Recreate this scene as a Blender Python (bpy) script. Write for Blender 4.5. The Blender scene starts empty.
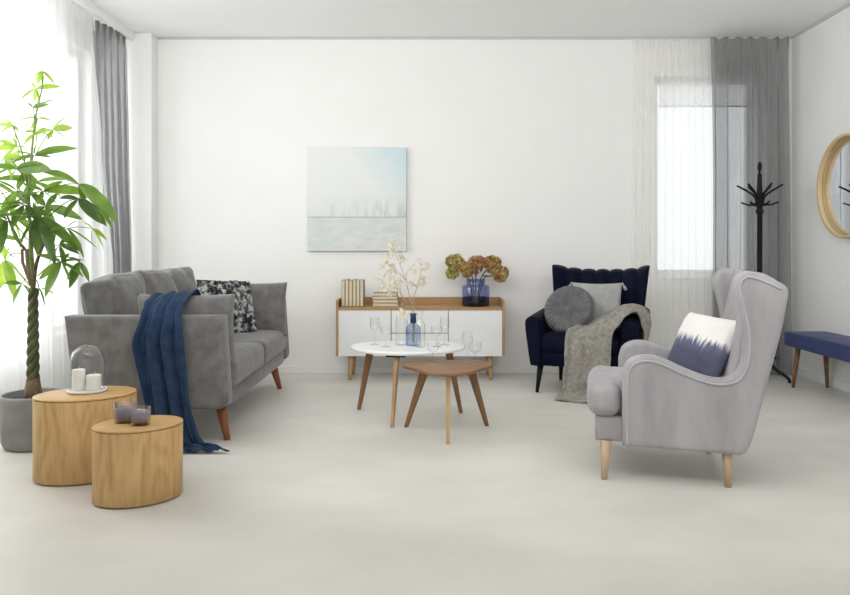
import bpy, bmesh, math, random
from mathutils import Vector, Matrix, Euler, noise
random.seed(7)
C = bpy.context.scene.collection
PI = math.pi
V = Vector

# ------------------------------------------------------------------ materials
def newmat(name):
    m = bpy.data.materials.new(name); m.use_nodes = True
    nt = m.node_tree; nt.nodes.clear()
    return m, nt, nt.nodes, nt.links
def ramp(N, stops):
    r = N.new('ShaderNodeValToRGB'); e = r.color_ramp.elements
    e[0].position, e[0].color = stops[0][0], (*stops[0][1], 1)
    e[1].position, e[1].color = stops[-1][0], (*stops[-1][1], 1)
    for p, c in stops[1:-1]:
        k = e.new(p); k.color = (*c, 1)
    return r
def coords(N, L, scale=(1, 1, 1), kind='Object'):
    t = N.new('ShaderNodeTexCoord'); m = N.new('ShaderNodeMapping')
    m.inputs['Scale'].default_value = scale
    L.new(t.outputs[kind], m.inputs['Vector'])
    return m.outputs['Vector']
def noise_node(N, L, vec, scale, detail=4, rough=.55, dist=0):
    n = N.new('ShaderNodeTexNoise')
    n.inputs['Scale'].default_value = scale; n.inputs['Detail'].default_value = detail
    n.inputs['Roughness'].default_value = rough; n.inputs['Distortion'].default_value = dist
    L.new(vec, n.inputs['Vector'])
    return n
def surface(name, c1, c2, scale=6, rough=.6, bump=0, bscale=200, stretch=(1, 1, 1), sheen=0, metal=0, spec=.5, detail=4, lo=.3, hi=.7, bdist=.002):
    m, nt, N, L = newmat(name)
    o = N.new('ShaderNodeOutputMaterial'); b = N.new('ShaderNodeBsdfPrincipled')
    v = coords(N, L, stretch)
    n = noise_node(N, L, v, scale, detail)
    r = ramp(N, [(lo, c1), (hi, c2)])
    L.new(n.outputs['Fac'], r.inputs['Fac']); L.new(r.outputs['Color'], b.inputs['Base Color'])
    b.inputs['Roughness'].default_value = rough; b.inputs['Metallic'].default_value = metal
    b.inputs['Specular IOR Level'].default_value = spec
    if sheen:
        b.inputs['Sheen Weight'].default_value = sheen; b.inputs['Sheen Roughness'].default_value = .4
    if bump:
        n2 = noise_node(N, L, v, bscale, 3)
        bp = N.new('ShaderNodeBump'); bp.inputs['Strength'].default_value = bump; bp.inputs['Distance'].default_value = bdist
        L.new(n2.outputs['Fac'], bp.inputs['Height']); L.new(bp.outputs['Normal'], b.inputs['Normal'])
    L.new(b.outputs[0], o.inputs[0])
    return m
def wood(name, dark, mid, light, axis='Z', scale=5, rough=.45, contour=0):
    """grain runs along axis; contour > 0 adds cathedral figure"""
    m, nt, N, L = newmat(name)
    o = N.new('ShaderNodeOutputMaterial'); b = N.new('ShaderNodeBsdfPrincipled')
    st = {'X': (.12, 1, 1), 'Y': (1, .12, 1), 'Z': (1, 1, .12)}[axis]
    v = coords(N, L, st)
    fine = noise_node(N, L, v, scale * 14, 5, .65)
    big = noise_node(N, L, coords(N, L, (1, 1, .28)) if contour else v, scale * (.8 if contour else 1), 2, .5, .3)
    mix = N.new('ShaderNodeMath'); mix.operation = 'MULTIPLY_ADD'
    if contour:
        k = N.new('ShaderNodeMath'); k.operation = 'MULTIPLY'; k.inputs[1].default_value = contour
        s = N.new('ShaderNodeMath'); s.operation = 'SINE'
        L.new(big.outputs['Fac'], k.inputs[0]); L.new(k.outputs[0], s.inputs[0])
        src = s.outputs[0]; mix.inputs[1].default_value = .10
    else:
        src = big.outputs['Fac']; mix.inputs[1].default_value = .6
    L.new(src, mix.inputs[0])
    if contour:
        L.new(fine.outputs['Fac'], mix.inputs[2])
    else:
        f2 = N.new('ShaderNodeMath'); f2.operation = 'MULTIPLY_ADD'
        f2.inputs[1].default_value = .6; f2.inputs[2].default_value = -.1
        L.new(fine.outputs['Fac'], f2.inputs[0]); L.new(f2.outputs[0], mix.inputs[2])
    r = ramp(N, [(.25, dark), (.5, mid), (.75, light)])
    L.new(mix.outputs[0], r.inputs['Fac']); L.new(r.outputs['Color'], b.inputs['Base Color'])
    b.inputs['Roughness'].default_value = rough; b.inputs['Specular IOR Level'].default_value = .35
    L.new(b.outputs[0], o.inputs[0])
    return m
def thin_glass(name, tint=(1, 1, 1), edge=(.75, .8, .8), refl=1.0):
    """thin glass wall: transparent face on, darker and more reflective at grazing angles"""
    m, nt, N, L = newmat(name)
    o = N.new('ShaderNodeOutputMaterial')
    t = N.new('ShaderNodeBsdfTransparent'); g = N.new('ShaderNodeBsdfGlossy'); g.inputs['Roughness'].default_value = .03
    lw = N.new('ShaderNodeLayerWeight'); lw.inputs['Blend'].default_value = .5
    r = ramp(N, [(0, tint), (.55, tint), (1, edge)])
    L.new(lw.outputs['Facing'], r.inputs['Fac']); L.new(r.outputs['Color'], t.inputs['Color'])
    p = N.new('ShaderNodeMath'); p.operation = 'POWER'; p.inputs[1].default_value = 3.5; L.new(lw.outputs['Facing'], p.inputs[0])
    k = N.new('ShaderNodeMath'); k.operation = 'MULTIPLY_ADD'; k.inputs[1].default_value = .65 * refl; k.inputs[2].default_value = .06 * refl
    L.new(p.outputs[0], k.inputs[0])
    mx = N.new('ShaderNodeMixShader')
    L.new(k.outputs[0], mx.inputs[0]); L.new(t.outputs[0], mx.inputs[1]); L.new(g.outputs[0], mx.inputs[2])
    L.new(mx.outputs[0], o.inputs[0])
    return m
def sheer(name, col, alpha, trans=.5, var=.03):
    m, nt, N, L = newmat(name)
    o = N.new('ShaderNodeOutputMaterial')
    d = N.new('ShaderNodeBsdfDiffuse'); tl = N.new('ShaderNodeBsdfTranslucent'); t = N.new('ShaderNodeBsdfTransparent')
    v = coords(N, L, (1, 1, .03)); n = noise_node(N, L, v, 160, 3)
    c2 = tuple(min(1, c * (1 + var)) for c in col); c1 = tuple(c * (1 - var) for c in col)
    r = ramp(N, [(.3, c1), (.7, c2)])
    L.new(n.outputs['Fac'], r.inputs['Fac'])
    L.new(r.outputs['Color'], d.inputs['Color']); L.new(r.outputs['Color'], tl.inputs['Color'])
    m1 = N.new('ShaderNodeMixShader'); m1.inputs[0].default_value = trans
    L.new(d.outputs[0], m1.inputs[1]); L.new(tl.outputs[0], m1.inputs[2])
    m2 = N.new('ShaderNodeMixShader'); m2.inputs[0].default_value = alpha
    L.new(t.outputs[0], m2.inputs[1]); L.new(m1.outputs[0], m2.inputs[2])
    L.new(m2.outputs[0], o.inputs[0])
    return m
def leafmat(name, c1, c2, tv=2.0):
    m, nt, N, L = newmat(name)
    o = N.new('ShaderNodeOutputMaterial'); b = N.new('ShaderNodeBsdfPrincipled'); tl = N.new('ShaderNodeBsdfTranslucent')
    v = coords(N, L); n = noise_node(N, L, v, 9, 3)
    r = ramp(N, [(.35, c1), (.65, c2)])
    L.new(n.outputs['Fac'], r.inputs['Fac']); L.new(r.outputs['Color'], b.inputs['Base Color'])
    hs = N.new('ShaderNodeHueSaturation'); hs.inputs['Value'].default_value = tv; hs.inputs['Hue'].default_value = .485
    L.new(r.outputs['Color'], hs.inputs['Color']); L.new(hs.outputs[0], tl.inputs['Color'])
    b.inputs['Roughness'].default_value = .4
    mx = N.new('ShaderNodeMixShader'); mx.inputs[0].default_value = .42
    L.new(b.outputs[0], mx.inputs[1]); L.new(tl.outputs[0], mx.inputs[2]); L.new(mx.outputs[0], o.inputs[0])
    return m

M = {}
M['wall'] = surface('wall_paint', (.83, .825, .81), (.85, .845, .83), 3, .9, .1, 120, spec=.2)
M['ceil'] = surface('ceiling_paint', (.885, .885, .88), (.90, .90, .895), 2, .95, spec=.1)
M['trim'] = surface('trim_paint', (.83, .83, .82), (.85, .85, .84), 3, .6)
M['gap'] = surface('painted_gap_shade', (.58, .58, .57), (.62, .62, .61), 3, .8)  # grey stands in for the shade in the slot under the ceiling
M['floor'] = surface('polished_concrete', (.645, .626, .578), (.735, .716, .667), 1.3, .42, .06, 60, (1, 1.6, 1), spec=.35, detail=9, lo=.34, hi=.66)
M['grey_fab'] = surface('grey_sofa_fabric', (.125, .119, .113), (.20, .193, .186), 14, .9, .5, 260, sheen=.35, spec=.2, detail=8)
M['grey_cush'] = surface('grey_cushion_fabric', (.145, .14, .135), (.21, .205, .20), 14, .9, .5, 260, sheen=.35, spec=.2, detail=8)
M['wing_fab'] = surface('pale_grey_velvet', (.315, .30, .31), (.42, .405, .415), 10, .8, .3, 200, (1, 1, .25), sheen=.2, spec=.2, detail=8)
M['wing_pipe'] = surface('pale_grey_piping', (.37, .355, .36), (.44, .43, .435), 10, .8, sheen=.3)
M['navy_velvet'] = surface('navy_velvet', (.0025, .003, .012), (.0045, .006, .022), 8, .6, sheen=.02, spec=.08)
M['blue_velvet'] = surface('blue_velvet', (.020, .032, .105), (.034, .052, .155), 12, .75, .2, 200, sheen=.15, spec=.2)
M['navy_throw'] = surface('blue_throw_weave', (.016, .034, .074), (.03, .056, .108), 18, .9, .5, 300, sheen=.06, spec=.1)
M['beige_throw'] = surface('grey_beige_wool', (.21, .197, .172), (.38, .36, .32), 40, .95, .7, 160, sheen=.3, spec=.1, detail=6, bdist=.004)
M['round_cush'] = surface('grey_pleated_velvet', (.11, .112, .118), (.165, .168, .175), 14, .75, .3, 200, sheen=.15, spec=.2)
M['light_cush'] = surface('light_grey_linen', (.34, .336, .328), (.43, .426, .418), 20, .9, .5, 300, sheen=.2, spec=.1)
M['oak'] = wood('oak_veneer', (.48, .29, .11), (.61, .385, .16), (.68, .45, .205), 'Z', 4.2, .42, 75)
M['oak_top'] = wood('oak_veneer_top', (.50, .30, .12), (.62, .39, .165), (.70, .465, .22), 'X', 4, .38)
M['oak_x'] = wood('sideboard_oak', (.25, .13, .05), (.40, .235, .10), (.50, .31, .145), 'X', 5, .45)
M['oak_z'] = wood('sideboard_oak_upright', (.28, .15, .06), (.42, .25, .11), (.52, .33, .16), 'Z', 5, .45)
M['walnut'] = wood('brown_table_wood', (.125, .056, .02), (.225, .112, .042), (.305, .165, .07), 'X', 5, .4)
M['walnut_leg'] = wood('brown_leg_wood', (.12, .056, .023), (.21, .105, .044), (.29, .158, .074), 'Z', 5, .45)
M['pale_leg'] = wood('pale_leg_wood', (.38, .22, .10), (.50, .31, .15), (.58, .38, .20), 'Z', 5, .45)
M['red_leg'] = wood('reddish_leg_wood', (.16, .05, .015), (.28, .10, .035), (.36, .15, .06), 'Z', 5, .35)
M['beech'] = wood('washed_beech', (.42, .30, .19), (.54, .40, .26), (.62, .48, .33), 'Z', 5, .45)
M['white'] = surface('white_lacquer', (.78, .78, .775), (.80, .80, .795), 3, .35)
M['white_top'] = surface('white_table_lacquer', (.83, .83, .83), (.86, .86, .86), 3, .3)
M['black'] = surface('black_lacquer', (.004, .004, .0045), (.008, .008, .009), 6, .5, spec=.2)
M['concrete'] = surface('grey_concrete', (.20, .19, .185), (.30, .29, .28), 5, .85, .5, 40, (1, 1, 2.2), detail=9)
M['soil'] = surface('dark_soil', (.012, .010, .008), (.05, .042, .035), 60, .95, 1, 80)
M['bark'] = surface('green_bark', (.04, .048, .018), (.10, .105, .04), 30, .8, .6, 60, (1, 1, .3))
M['bark_low'] = surface('brown_bark', (.13, .085, .05), (.25, .18, .11), 40, .9, .6, 80, (1, 1, .3))
M['twig'] = surface('brown_twig', (.06, .045, .02), (.12, .09, .04), 30, .8)
M['petiole'] = surface('green_petiole', (.14, .20, .05), (.22, .28, .09), 30, .6)
M['leaf_dark'] = leafmat('leaf_dark', (.045, .10, .014), (.085, .165, .03))  # darker copy for the lower crown, shade put into the leaf colour
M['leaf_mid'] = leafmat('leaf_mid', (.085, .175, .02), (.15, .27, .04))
M['leaf_lime'] = leafmat('leaf_lime', (.20, .34, .04), (.30, .45, .07))  # bright yellow-green puts the window backlight into the leaf colour
M['wax'] = surface('white_wax', (.84, .82, .77), (.87, .85, .80), 6, .5)
M['mauve_wax'] = surface('mauve_wax', (.22, .20, .25), (.27, .25, .31), 8, .5)
M['wick'] = surface('wick', (.5, .47, .42), (.6, .57, .5), 20, .9)
M['porcelain'] = surface('white_porcelain', (.82, .82, .81), (.85, .85, .84), 4, .25)
M['glass'] = thin_glass('clear_glass', (.985, .985, .985), (.66, .69, .69), 1.0)
M['glass_candle'] = thin_glass('candle_glass', (.97, .965, .98), (.74, .73, .77), 1.0)
M['glass_blue'] = thin_glass('blue_bottle_glass', (.66, .75, .87), (.28, .38, .58), 1.0)
M['glass_vase'] = thin_glass('blue_vase_glass', (.52, .58, .82), (.22, .27, .55), 1.0)
M['vase_water'] = thin_glass('dark_vase_water', (.42, .44, .54), (.15, .17, .25), .5)
M['bluenk'] = thin_glass('dark_blue_neck_glass', (.12, .20, .42), (.03, .06, .18), 1.1)
M['pane'] = thin_glass('window_glass', (.97, .98, .98), (.9, .92, .92), .6)
M['sheer'] = sheer('white_sheer', (.90, .90, .895), .60, .5, .03)
M['sheer_b'] = sheer('white_sheer_back', (.96, .955, .935), .45, .5, .008)
M['grey_sheer'] = sheer('grey_curtain_cloth', (.28, .28, .285), .66, .42, .16)
M['blind'] = sheer('roller_blind_cloth', (.93, .925, .92), .55, .7)
M['cover'] = surface('tan_book_cover', (.30, .23, .12), (.38, .30, .17), 20, .8)
M['paper'] = surface('cream_paper', (.62, .55, .41), (.72, .65, .50), 60, .9, stretch=(1, 1, 1))
M['cream_petal'] = leafmat('cream_petal', (.70, .67, .57), (.79, .76, .66), 1.4)
M['straw'] = surface('straw_stem', (.38, .30, .17), (.48, .39, .24), 20, .8)
M['hyd_green'] = surface('hydrangea_green', (.30, .22, .07), (.60, .54, .19), 30, .85, lo=.4, hi=.6)
M['hyd_mix'] = surface('hydrangea_mixed', (.34, .15, .07), (.56, .45, .17), 30, .85, lo=.4, hi=.6)
M['hyd_brown'] = surface('hydrangea_brown', (.32, .13, .07), (.58, .36, .18), 45, .85, lo=.4, hi=.6)
M['hyd_stem'] = surface('hydrangea_stem', (.03, .035, .015), (.06, .06, .025), 30, .8)
M['mirror'] = surface('mirror_silver', (.92, .93, .93), (.93, .94, .94), 1, .0, metal=1)
M['bentwood'] = wood('pale_bentwood', (.52, .37, .18), (.63, .47, .25), (.70, .54, .31), 'Y', 5, .45)
M['canvas_side'] = surface('canvas_edge', (.48, .49, .48), (.55, .56, .55), 8, .9)

def knit_mat():
    m, nt, N, L = newmat('black_white_knit')
    o = N.new('ShaderNodeOutputMaterial'); b = N.new('ShaderNodeBsdfPrincipled')
    v = coords(N, L)
    n = noise_node(N, L, v, 26, 2, .5); n2 = noise_node(N, L, v, 90, 3, .6)
    a = N.new('ShaderNodeMath'); a.operation = 'MULTIPLY_ADD'; a.inputs[1].default_value = .5
    L.new(n2.outputs['Fac'], a.inputs[0]); L.new(n.outputs['Fac'], a.inputs[2])
    r = ramp(N, [(.64, (.010, .011, .016)), (.75, (.09, .09, .10)), (.86, (.48, .47, .45))])
    L.new(a.outputs[0], r.inputs['Fac']); L.new(r.outputs['Color'], b.inputs['Base Color'])
    b.inputs['Roughness'].default_value = .95
    L.new(b.outputs[0], o.inputs[0]); return m
M['knit'] = knit_mat()
def dip_mat():
    m, nt, N, L = newmat('dip_dyed_cotton')
    o = N.new('ShaderNodeOutputMaterial'); b = N.new('ShaderNodeBsdfPrincipled')
    t = N.new('ShaderNodeTexCoord'); sx = N.new('ShaderNodeSeparateXYZ'); L.new(t.outputs['Object'], sx.inputs[0])
    v = coords(N, L, (1, 1, .12)); n = noise_node(N, L, v, 60, 4, .6)
    a = N.new('ShaderNodeMath'); a.operation = 'MULTIPLY_ADD'; a.inputs[1].default_value = .13
    L.new(n.outputs['Fac'], a.inputs[0]); L.new(sx.outputs['Z'], a.inputs[2])
    mr = N.new('ShaderNodeMapRange'); mr.inputs[1].default_value = .02; mr.inputs[2].default_value = .10
    L.new(a.outputs[0], mr.inputs[0])
    r = ramp(N, [(0, (.075, .08, .13)), (.5, (.13, .135, .20)), (.62, (.33, .34, .42)), (.9, (.80, .78, .74))])
    L.new(mr.outputs[0], r.inputs['Fac']); L.new(r.outputs['Color'], b.inputs['Base Color'])
    b.inputs['Roughness'].default_value = .9
    L.new(b.outputs[0], o.inputs[0]); return m
M['dip'] = dip_mat()
def painting_mat():
    """pale misty shore: white sky with a blue corner, faint trees, a thin dark waterline, grey-green water"""
    m, nt, N, L = newmat('pale_shore_paint')
    o = N.new('ShaderNodeOutputMaterial'); b = N.new('ShaderNodeBsdfPrincipled')
    t = N.new('ShaderNodeTexCoord'); sx = N.new('ShaderNodeSeparateXYZ'); L.new(t.outputs['Object'], sx.inputs[0])
    X, Z = sx.outputs['X'], sx.outputs['Z']
    def mth(op, a, bb=None, c=None):
        n = N.new('ShaderNodeMath'); n.operation = op
        for i, q in enumerate((a, bb, c)):
            if q is None: continue
            if isinstance(q, (int, float)): n.inputs[i].default_value = q
            else: L.new(q, n.inputs[i])
        return n.outputs[0]
    def mapr(x, a, bb):
        n = N.new('ShaderNodeMapRange'); n.inputs[1].default_value = a; n.inputs[2].default_value = bb; L.new(x, n.inputs[0]); return n.outputs[0]
    def mixc(f, c1, c2):
        n = N.new('ShaderNodeMix'); n.data_type = 'RGBA'
        if isinstance(f, (int, float)): n.inputs[0].default_value = f
        else: L.new(f, n.inputs[0])
        for i, c in ((6, c1), (7, c2)):
            if isinstance(c, tuple): n.inputs[i].default_value = (*c, 1)
            else: L.new(c, n.inputs[i])
        return n.outputs[2]
    vs = coords(N, L, (1, 1, 5)); streak = noise_node(N, L, vs, 6, 5, .6).outputs['Fac']
    blue = mth('MULTIPLY', mapr(mth('ADD', mth('ADD', X, mth('MULTIPLY', Z, .75)), mth('MULTIPLY', streak, .35)), .40, 1.25), 1.0)
    sky = mixc(blue, (.76, .77, .75), (.40, .62, .70))
    vt = coords(N, L, (1, 1, .22)); tn = noise_node(N, L, vt, 16, 4, .6).outputs['Fac']
    trees = mth('MULTIPLY', mth('MULTIPLY', mapr(tn, .48, .66), mapr(Z, .02, -.13)), .9)
    sky = mixc(trees, sky, (.42, .47, .46))
    sky = mixc(mth('MULTIPLY', mapr(Z, .09, -.15), .35), sky, (.60, .65, .64))
    vw = coords(N, L, (1, 1, 3)); wn = noise_node(N, L, vw, 8, 6, .65).outputs['Fac']
    water = mixc(mapr(wn, .3, .7), (.58, .61, .59), (.70, .725, .70))
    below = mapr(Z, -.154, -.156)
    col = mixc(below, sky, water)
    line = mth('LESS_THAN', mth('ABSOLUTE', mth('ADD', Z, .154)), .004)
    col = mixc(mth('MULTIPLY', line, .7), col, (.28, .31, .31))
    L.new(col, b.inputs['Base Color']); b.inputs['Roughness'].default_value = .85
    L.new(b.outputs[0], o.inputs[0]); return m
M['painting'] = painting_mat()

# ------------------------------------------------------------------ mesh helpers
def obj(name, bm, mat, parent=None, loc=(0, 0, 0), rot=(0, 0, 0), smooth=True, label=None):
    bmesh.ops.recalc_face_normals(bm, faces=bm.faces[:])
    me = bpy.data.meshes.new(name); bm.to_mesh(me); bm.free()
    if smooth:
        for p in me.polygons: p.use_smooth = True
    me.materials.append(M[mat] if isinstance(mat, str) else mat)
    o = bpy.data.objects.new(name, me); C.objects.link(o)
    o.location = loc; o.rotation_euler = rot
    if parent: o.parent = parent
    if label: o['label'] = label
    return o
def thing(name, label, cat, loc=(0, 0, 0), rz=0, group=None):
    o = bpy.data.objects.new(name, None); C.objects.link(o); o.empty_display_size = .1
    o.location = loc; o.rotation_euler = (0, 0, rz); o['label'] = label; o['category'] = cat
    if group: o['group'] = group
    return o
def tag(o, label, cat, group=None):
    o['label'] = label; o['category'] = cat
    if group: o['group'] = group
    return o
def struct(name, bm, mat, parent=None, smooth=False, loc=(0, 0, 0)):
    o = obj(name, bm, mat, parent, loc=loc, smooth=smooth)
    if not parent: o['kind'] = 'structure'
    return o
def dup(o, parent=None, name=None):
    c = o.copy(); C.objects.link(c)
    if parent: c.parent = parent
    for ch in list(o.children): dup(ch, c)
    return c
def BM(): return bmesh.new()
def merge(bm, t):
    me = bpy.data.meshes.new('tmp'); t.to_mesh(me); t.free(); bm.from_mesh(me); bpy.data.meshes.remove(me); return bm
def box(x0, x1, y0, y1, z0, z1, r=0, seg=2, bm=None):
    t = BM()
    bmesh.ops.create_cube(t, size=1)
    for v in t.verts:
        v.co = V(((x0 + x1) / 2 + v.co.x * (x1 - x0), (y0 + y1) / 2 + v.co.y * (y1 - y0), (z0 + z1) / 2 + v.co.z * (z1 - z0)))
    if r: bmesh.ops.bevel(t, geom=t.edges[:], offset=r, segments=seg, affect='EDGES', profile=.5)
    return merge(bm, t) if bm is not None else t
def lathe(profile, seg=40, c=(0, 0, 0), sx=1, sy=1, bm=None, fn=None):
    t = bm if bm is not None else BM()
    rings = []
    for r, z in profile:
        if r <= 1e-6: rings.append([t.verts.new((c[0], c[1], c[2] + z))])
        else:
            ring = []
            for k in range(seg):
                a = 2 * PI * k / seg; q = fn(a, r, z) if fn else 1
                ring.append(t.verts.new((c[0] + r * q * sx * math.cos(a), c[1] + r * q * sy * math.sin(a), c[2] + z)))
            rings.append(ring)
    for A, B in zip(rings, rings[1:]):
        if len(A) == 1 and len(B) == 1: continue
        for k in range(seg):
            j = (k + 1) % seg
            if len(A) == 1: t.faces.new((A[0], B[k], B[j]))
            elif len(B) == 1: t.faces.new((A[k], A[j], B[0]))
            else: t.faces.new((A[k], A[j], B[j], B[k]))
    return t
def rounded_profile(R, z0, z1, r, n=5):
    """closed solid of revolution with rounded rims"""
    p = [(0, z0)]
    for k in range(n + 1):
        a = PI / 2 * k / n; p.append((R - r + r * math.sin(a), z0 + r - r * math.cos(a)))
    for k in range(n + 1):
        a = PI / 2 * k / n; p.append((R - r + r * math.cos(a), z1 - r + r * math.sin(a)))
    return p + [(0, z1)]
def catmull(P, n, closed=False):
    P = [V(p) for p in P]; out = []; m = len(P)
    rng = range(m) if closed else range(m - 1)
    for i in rng:
        if closed: p0, p1, p2, p3 = P[i - 1], P[i], P[(i + 1) % m], P[(i + 2) % m]
        else: p0, p1, p2, p3 = P[max(i - 1, 0)], P[i], P[i + 1], P[min(i + 2, m - 1)]
        for k in range(n):
            t = k / n
            out.append(.5 * ((2 * p1) + (p2 - p0) * t + (2 * p0 - 5 * p1 + 4 * p2 - p3) * t * t + (3 * p1 - p0 - 3 * p2 + p3) * t ** 3))
    if not closed: out.append(P[-1].copy())
    return out
def tube(pts, rad, seg=8, bm=None, cap=True):
    t = bm if bm is not None else BM()
    pts = [V(p) for p in pts]; n = len(pts)
    R = rad if isinstance(rad, (list, tuple)) else [rad] * n
    if len(R) != n:
        a, b = R[0], R[-1]; R = [a + (b - a) * i / (n - 1) for i in range(n)]
    tang = [(pts[min(i + 1, n - 1)] - pts[max(i - 1, 0)]).normalized() for i in range(n)]
    up = V((0, 0, 1)) if abs(tang[0].z) < .9 else V((1, 0, 0))
    side = tang[0].cross(up).normalized(); rings = []
    for i in range(n):
        side = (side - tang[i] * side.dot(tang[i])).normalized(); b = tang[i].cross(side)
        rings.append([t.verts.new(pts[i] + (side * math.cos(2 * PI * k / seg) + b * math.sin(2 * PI * k / seg)) * R[i]) for k in range(seg)])
    for A, B in zip(rings, rings[1:]):
        for k in range(seg): t.faces.new((A[k], A[(k + 1) % seg], B[(k + 1) % seg], B[k]))
    if cap: t.faces.new(rings[0][::-1]); t.faces.new(rings[-1])
    return t
def loft_leg(top, bot, w0, d0, w1, d1, dirv=(1, 0, 0), r=.004):
    """flat tapered board leg; dirv = direction of its width"""
    t = BM(); u = V(dirv).normalized(); w = V((-u.y, u.x, 0)); vs = []
    for p, a, b in ((V(top), w0, d0), (V(bot), w1, d1)):
        vs.append([t.verts.new(p + u * sx * a / 2 + w * sy * b / 2) for sx, sy in ((-1, -1), (1, -1), (1, 1), (-1, 1))])
    A, B = vs
    for k in range(4): t.faces.new((A[k], A[(k + 1) % 4], B[(k + 1) % 4], B[k]))
    t.faces.new(A[::-1]); t.faces.new(B)
    bmesh.ops.bevel(t, geom=t.edges[:], offset=r, segments=2, affect='EDGES', profile=.5)
    return t
def inset2d(P, d):
    """parallel inset; stretches that would fold over are replaced by the crossing of their neighbours"""
    n = len(P); out = []
    for i in range(n):
        a, b, c = P[i - 1], P[i], P[(i + 1) % n]
        e1 = (b - a).normalized(); e2 = (c - b).normalized()
        n1 = V((-e1.y, e1.x)); n2 = V((-e2.y, e2.x)); m = (n1 + n2)
        m = m.normalized() if m.length > 1e-6 else n1
        out.append(b + m * d / max(.5, m.dot(n1)))
    E = [P[(i + 1) % n] - P[i] for i in range(n)]
    bad = [(out[(i + 1) % n] - out[i]).dot(E[i]) <= 0 for i in range(n)]
    for _ in range(12):
        if not any(bad) or all(bad): break
        st = next(i for i in range(n) if not bad[i] and bad[(i + 1) % n]); i = st; done = 0; runs = []
        while done < n:
            k = (st + done) % n
            if not bad[k] and bad[(k + 1) % n]:
                q = (k + 1) % n; L = 0
                while bad[(q + L) % n]: L += 1
                runs.append((q, L)); done += L
            done += 1
        for q, L in runs:
            p0, p1 = (q - 1) % n, (q + L) % n
            d0, d1 = E[p0].normalized(), E[p1].normalized()
            a = P[p0] + V((-d0.y, d0.x)) * d; b = P[p1] + V((-d1.y, d1.x)) * d
            den = d0.x * d1.y - d0.y * d1.x
            x = a + d0 * (((b - a).x * d1.y - (b - a).y * d1.x) / den) if abs(den) > 1e-3 else (out[q] + out[p1]) / 2
            for k in range(L + 1): out[(q + k) % n] = x.copy()
        nb = [bad[i] or (out[(i + 1) % n] - out[i]).dot(E[i]) < -1e-9 for i in range(n)]
        if nb == bad: break
        bad = nb
    return out
def rprism(outline, t, r, place, nr=4):
    """extrude a 2D outline over thickness t with rounded rims; place(a, b, depth) -> 3D"""
    P = [V(p[:2]) for p in outline]
    area = sum(P[i - 1].x * P[i].y - P[i].x * P[i - 1].y for i in range(len(P)))
    if area < 0: P = P[::-1]
    bm = BM(); rings = []
    lv = [(r + .012, 0.0)] + [(r * (1 - math.sin(PI / 2 * k / nr)), r * (1 - math.cos(PI / 2 * k / nr))) for k in range(nr + 1)]
    lv += [(i, t - d) for i, d in lv[::-1]]
    for ins, d in lv:
        Q = inset2d(P, ins) if ins else P
        rings.append([bm.verts.new(place(q.x, q.y, d)) for q in Q])
    n = len(P)
    for A, B in zip(rings, rings[1:]):
        for k in range(n): bm.faces.new((A[k], A[(k + 1) % n], B[(k + 1) % n], B[k]))
    bm.faces.new(rings[0][::-1]); bm.faces.new(rings[-1])
    return bm
def puff(sx, sy, sz, r, p=(0, 0, 0), n=14, wob=0, ws=6, seed=0, shear=None):
    """upholstered block centred on its own origin: rounded box with bulging faces and slight wrinkles"""
    bm = BM(); bmesh.ops.create_cube(bm, size=2)
    bmesh.ops.subdivide_edges(bm, edges=bm.edges[:], cuts=n, use_grid_fill=True)
    h = V((sx / 2, sy / 2, sz / 2))
    def warp(u): return math.copysign(1 - (1 - abs(u)) ** 1.6, u)
    for v in bm.verts:
        u = V((warp(v.co.x), warp(v.co.y), warp(v.co.z)))
        q = V((u.x * h.x, u.y * h.y, u.z * h.z))
        inn = V([max(-(h[i] - r), min(h[i] - r, q[i])) for i in range(3)])
        d = q - inn
        q2 = inn + (d.normalized() * r if d.length > 1e-7 else d)
        for i in range(3):
            j, k = (i + 1) % 3, (i + 2) % 3
            q2[i] += math.copysign(1, u[i]) * p[i] * (abs(u[i]) ** 2) * (1 - u[j] ** 2) * (1 - u[k] ** 2)
        if wob:
            nv = noise.noise_vector(V((q.x * ws + seed * 7.3, q.y * ws, q.z * ws)))
            q2 += nv * wob
        v.co = q2
    return bm
def pillow(w, h, t, n=26, pinch=.07, pw=.45, wob=.006, seed=0, bump=None):
    """scatter cushion standing in the XZ plane, thickness along Y"""
    bm = BM(); F, B = {}, {}
    for i in range(n + 1):
        for j in range(n + 1):
            u = -1 + 2 * i / n; v = -1 + 2 * j / n
            u = math.copysign(abs(u) ** .85, u); v = math.copysign(abs(v) ** .85, v)
            x = w / 2 * u * (1 - pinch * (1 - v * v)); z = h / 2 * v * (1 - pinch * (1 - u * u))
            th = t / 2 * max(0, (1 - u ** 2) * (1 - v ** 2)) ** pw
            nz = noise.noise(V((x * 9 + seed * 3.1, z * 9, seed))) * wob * 1.5
            nz += noise.noise(V((x * 22 + seed, z * 22, 4 + seed))) * wob * .6
            edge = (i in (0, n) or j in (0, n))
            ex = bump(x, z) if bump else 0
            if edge: F[i, j] = B[i, j] = bm.verts.new((x, 0, z))
            else:
                F[i, j] = bm.verts.new((x, -th - nz - ex, z)); B[i, j] = bm.verts.new((x, th + nz + ex, z))
    for i in range(n):
        for j in range(n):
            bm.faces.new((F[i, j], F[i + 1, j], F[i + 1, j + 1], F[i, j + 1]))
            bm.faces.new((B[i, j], B[i, j + 1], B[i + 1, j + 1], B[i + 1, j]))
    return bm
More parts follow.
